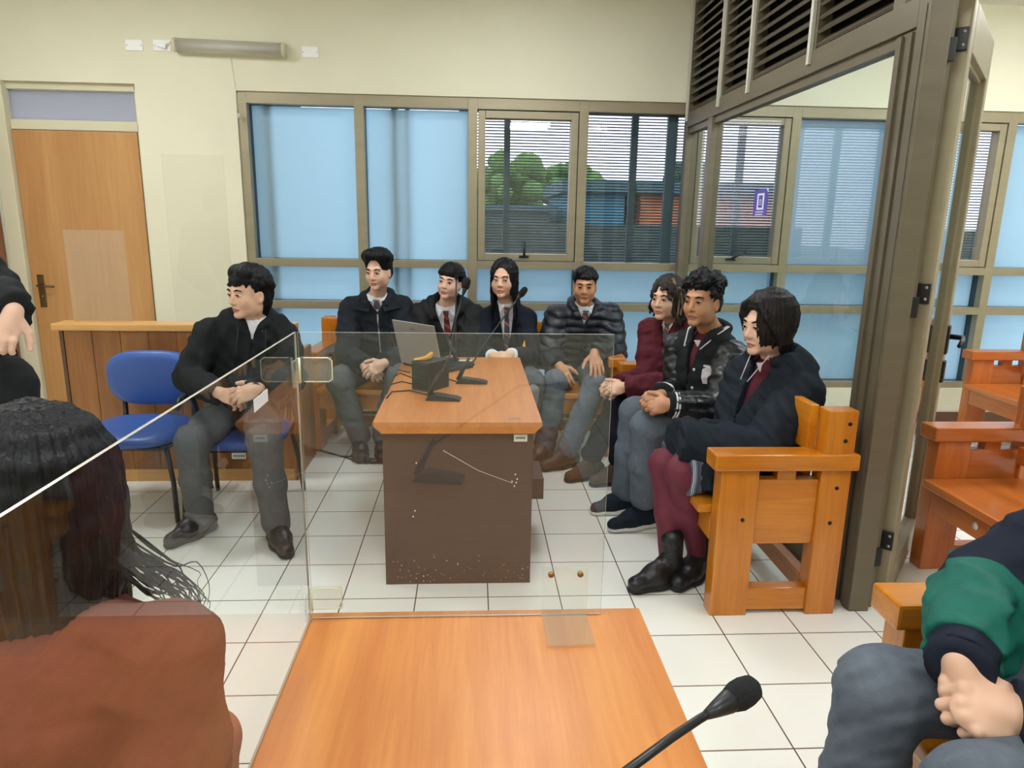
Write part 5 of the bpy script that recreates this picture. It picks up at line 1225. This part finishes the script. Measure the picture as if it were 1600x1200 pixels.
def P9():
    hc = np.array(pz(70, 792, 1.0))
    J = dict(head=hc, face=(-.28, .95, -.10), shR=(-.425, .90, .875), shL=(-.82, .93, .875), neck=hc+V3((.0, -.03, -.15)), elR=(-.392, .80, .66), wrR=(-.46, 1.02, .60), elL=(-.90, .83, .66), wrL=(-.80, 1.04, .60),
             hipR=(-.54, .72, .50), hipL=(-.74, .72, .50), knR=(-.52, 1.18, .49), knL=(-.74, 1.18, .49), anR=(-.52, 1.16, .10), anL=(-.74, 1.16, .10), toeR=(.1, 1), toeL=(-.1, 1))
    sp = dict(rx=.083, ry=.100, rz=.088, line=.012, ears=0, locks=[(.8, 2.2, 16, .06, 1.55, .20, .012, 1), (2.2, 4.1, 26, .06, 1.6, .25, .012, 1), (-2.2, -.8, 14, .06, 1.55, .22, .012, 1)], wave=.004)
    ex = []; rg = np.random.RandomState(2)
    for k in range(34):                         # loose wavy ends over the right shoulder
        x0 = .076+rg.uniform(-.012, .010); y0 = rg.uniform(-.05, .05); q = rg.uniform(.75, 1.1); z0 = rg.uniform(-.02, .03); w = lambda: rg.normal()*.006
        ex.append(([(x0, y0, -.03+z0), (x0+.012*q, y0, -.065+z0), (x0+.036*q, y0+w(), -.098+z0*.8+w()), (x0+.066*q+w(), y0+w(), -.120+z0*.6+w()), (x0+.094*q+w(), y0+w(), -.142+z0*.5+w()), (x0+.108*q+w(), y0+w(), -.170+z0*.4+w()), (x0+.100*q+w(), y0, -.192+w())], rg.uniform(.0010, .0028)))
    sp['blend'] = .012
    d = person('person with long black wavy hair seen from behind, left of the near desk', J, 'skin_light', hair=sp, face=dict(s=1.04), S=1.0, seed=19, hh=.0032, th=.007,
        top=dict(name='sweater', m='cloth_rust', vdepth=0, g=.012, collar=1, cr=.016, fold=.004, slv=1.0, arm=(.058, .050, .042)), hands=dict(R=dict(d=(-.5, .8, -.1), n=(0, 0, 1), side=-1, curl=.4), L=dict(d=(.5, .8, -.1), n=(0, 0, 1), side=1, curl=.4)),
        legs=dict(m='cloth_pink'), shoes=dict(m='shoe_black', sole='sole_black'))
    P, base = d['P'], d['base']; k = MB()
    for pts, r in ex:
        q = [Vector(P(*p)-base) for p in pts]; out = []
        for i in range(len(q)-1):
            a, b0, b1, c = q[max(i-1, 0)], q[i], q[i+1], q[min(i+2, len(q)-1)]
            for t in (0, .34, .67): out.append(.5*((2*b0)+(b1-a)*t+(2*a-5*b0+4*b1-c)*t*t+(-a+3*b0-3*b1+c)*t**3))
        out.append(q[-1]); n_ = len(out); k.tube(out, [r*(1 if i < n_*.5 else 1.15-.95*i/n_) for i in range(n_)], 6)
    k.build('loose_strands', 'hair_black', d['body'])
def P10():
    wR = np.array(pz(1500, 1040, 1.28)); wL = np.array(pz(1596, 1116, 1.21))
    J = dict(head=(1.42, 1.15, 1.12), face=(-.9, -.2, -.1), shR=(1.33, 1.30, .90), shL=(1.33, .94, .90), neck=(1.37, 1.12, .95), elR=np.array(pz(1535, 930, 1.47)), wrR=wR, elL=(1.25, .88, .66), wrL=wL,
             hipR=(1.27, 1.20, .53), hipL=(1.27, 1.02, .55), knR=np.array(pz(1374, 1078, 1.42)), knL=(.84, .93, .565), anR=(.80, 1.19, .10), anL=(.86, .86, .10), toeR=(-1, 0), toeL=(-1, 0))
    sp = dict(locks=[fringe()], )
    d = person('person in navy and green jacket with folded hands, right foreground', J, 'skin_light', hair=sp, face=dict(s=1.08), S=1.08, seed=21, hf=.0026, th=.006,
        hands=dict(R=dict(d=(.06, -.45, -.88), n=(-.70, -.60, .35), side=-1, curl=.5, sc=1.12, tcurl=.5), L=dict(d=(-.90, .30, -.12), n=(-.05, -.70, .70), side=1, curl=.75, sc=1.12, tcurl=.6, thumb=(.6, .7, -.2))),
        top=dict(m='cloth_navy', vdepth=0, g=.020, cr=.026, fold=.006, wl=.07, arm=(.066, .060, .032), slv=.97, cuffs=[(.93, .06, 'cloth_navy', 'knit_cuff', .002)]),
        legs=dict(m='cloth_grey_blue', fold=.0026, wl=.055, r=(.088, .074, .070)), shoes=dict(m='shoe_black', sole='sole_black'))
    b, base, J = d['body'], d['base'], d['J']; C = d['C']
    F = Field(); a, c, w = J['shR'], J['elR'], J['wrR']; g = .022                       # green panels: lower sleeve and the jacket front
    F.sleeve([lerp(c, w, -.05), lerp(c, w, .2), lerp(c, w, .5), lerp(c, w, .84)], [.064+g, .068+g, .058+g, .044+g])
    F.warp(folds(.007, .07, 21)); mesh_field(F, 'green_sleeve_panel', 'cloth_green', base, b, .006)
    hc = (J['hipR']+J['hipL'])/2; mid = (J['shR']+J['shL'])/2; F = Field(); F.ecap(hc+C[2]*.03, lerp(hc, mid, .55), .176, .182, C, .74, .04); F.warp(folds(.004, .09, 21)); mesh_field(F, 'green_front_panel', 'cloth_green', base, b, .007)
def P11():
    J = dict(head=(-1.90, 2.44, 1.58), face=(.6, -.8, 0), shR=(-2.08, 2.52, 1.36), shL=(-1.68, 2.44, 1.36), neck=(-1.89, 2.48, 1.42), elR=(-2.16, 2.45, 1.08), wrR=(-2.06, 2.3, .92), elL=A_(-14, 452, 2.42), wrL=A_(20, 490, 2.26),
             hipR=(-1.80, 2.50, .90), hipL=(-1.61, 2.44, .90), knR=(-1.80, 2.45, .50), knL=(-1.58, 2.40, .50), anR=(-1.80, 2.48, .10), anL=(-1.57, 2.42, .10), toeR=(.3, -1), toeL=(.5, -1))
    person('standing person in black at left edge with one hand hanging loose', J, 'skin_pale', hair=dict(locks=[fringe()]), face=dict(s=1.05), S=1.0, seed=23,
        hands=dict(L=dict(d=(-.35, -.30, -.88), n=(.40, -.80, .35), side=-1, curl=.45, sc=1.05), R=dict(d=(.3, -.5, -.8), n=(-.5, -.6, .3), side=-1, curl=.4)),
        top=dict(m='cloth_black', vdepth=0, g=.018, fold=.006, arm=(.064, .058, .044)), legs=dict(m='cloth_black', r=(.098, .078, .066)), shoes=dict(m='shoe_black', sole='sole_black'))
for fn in (P1, P2, P3, P4, P5, P6, P7, P8, P9, P10, P11): fn()
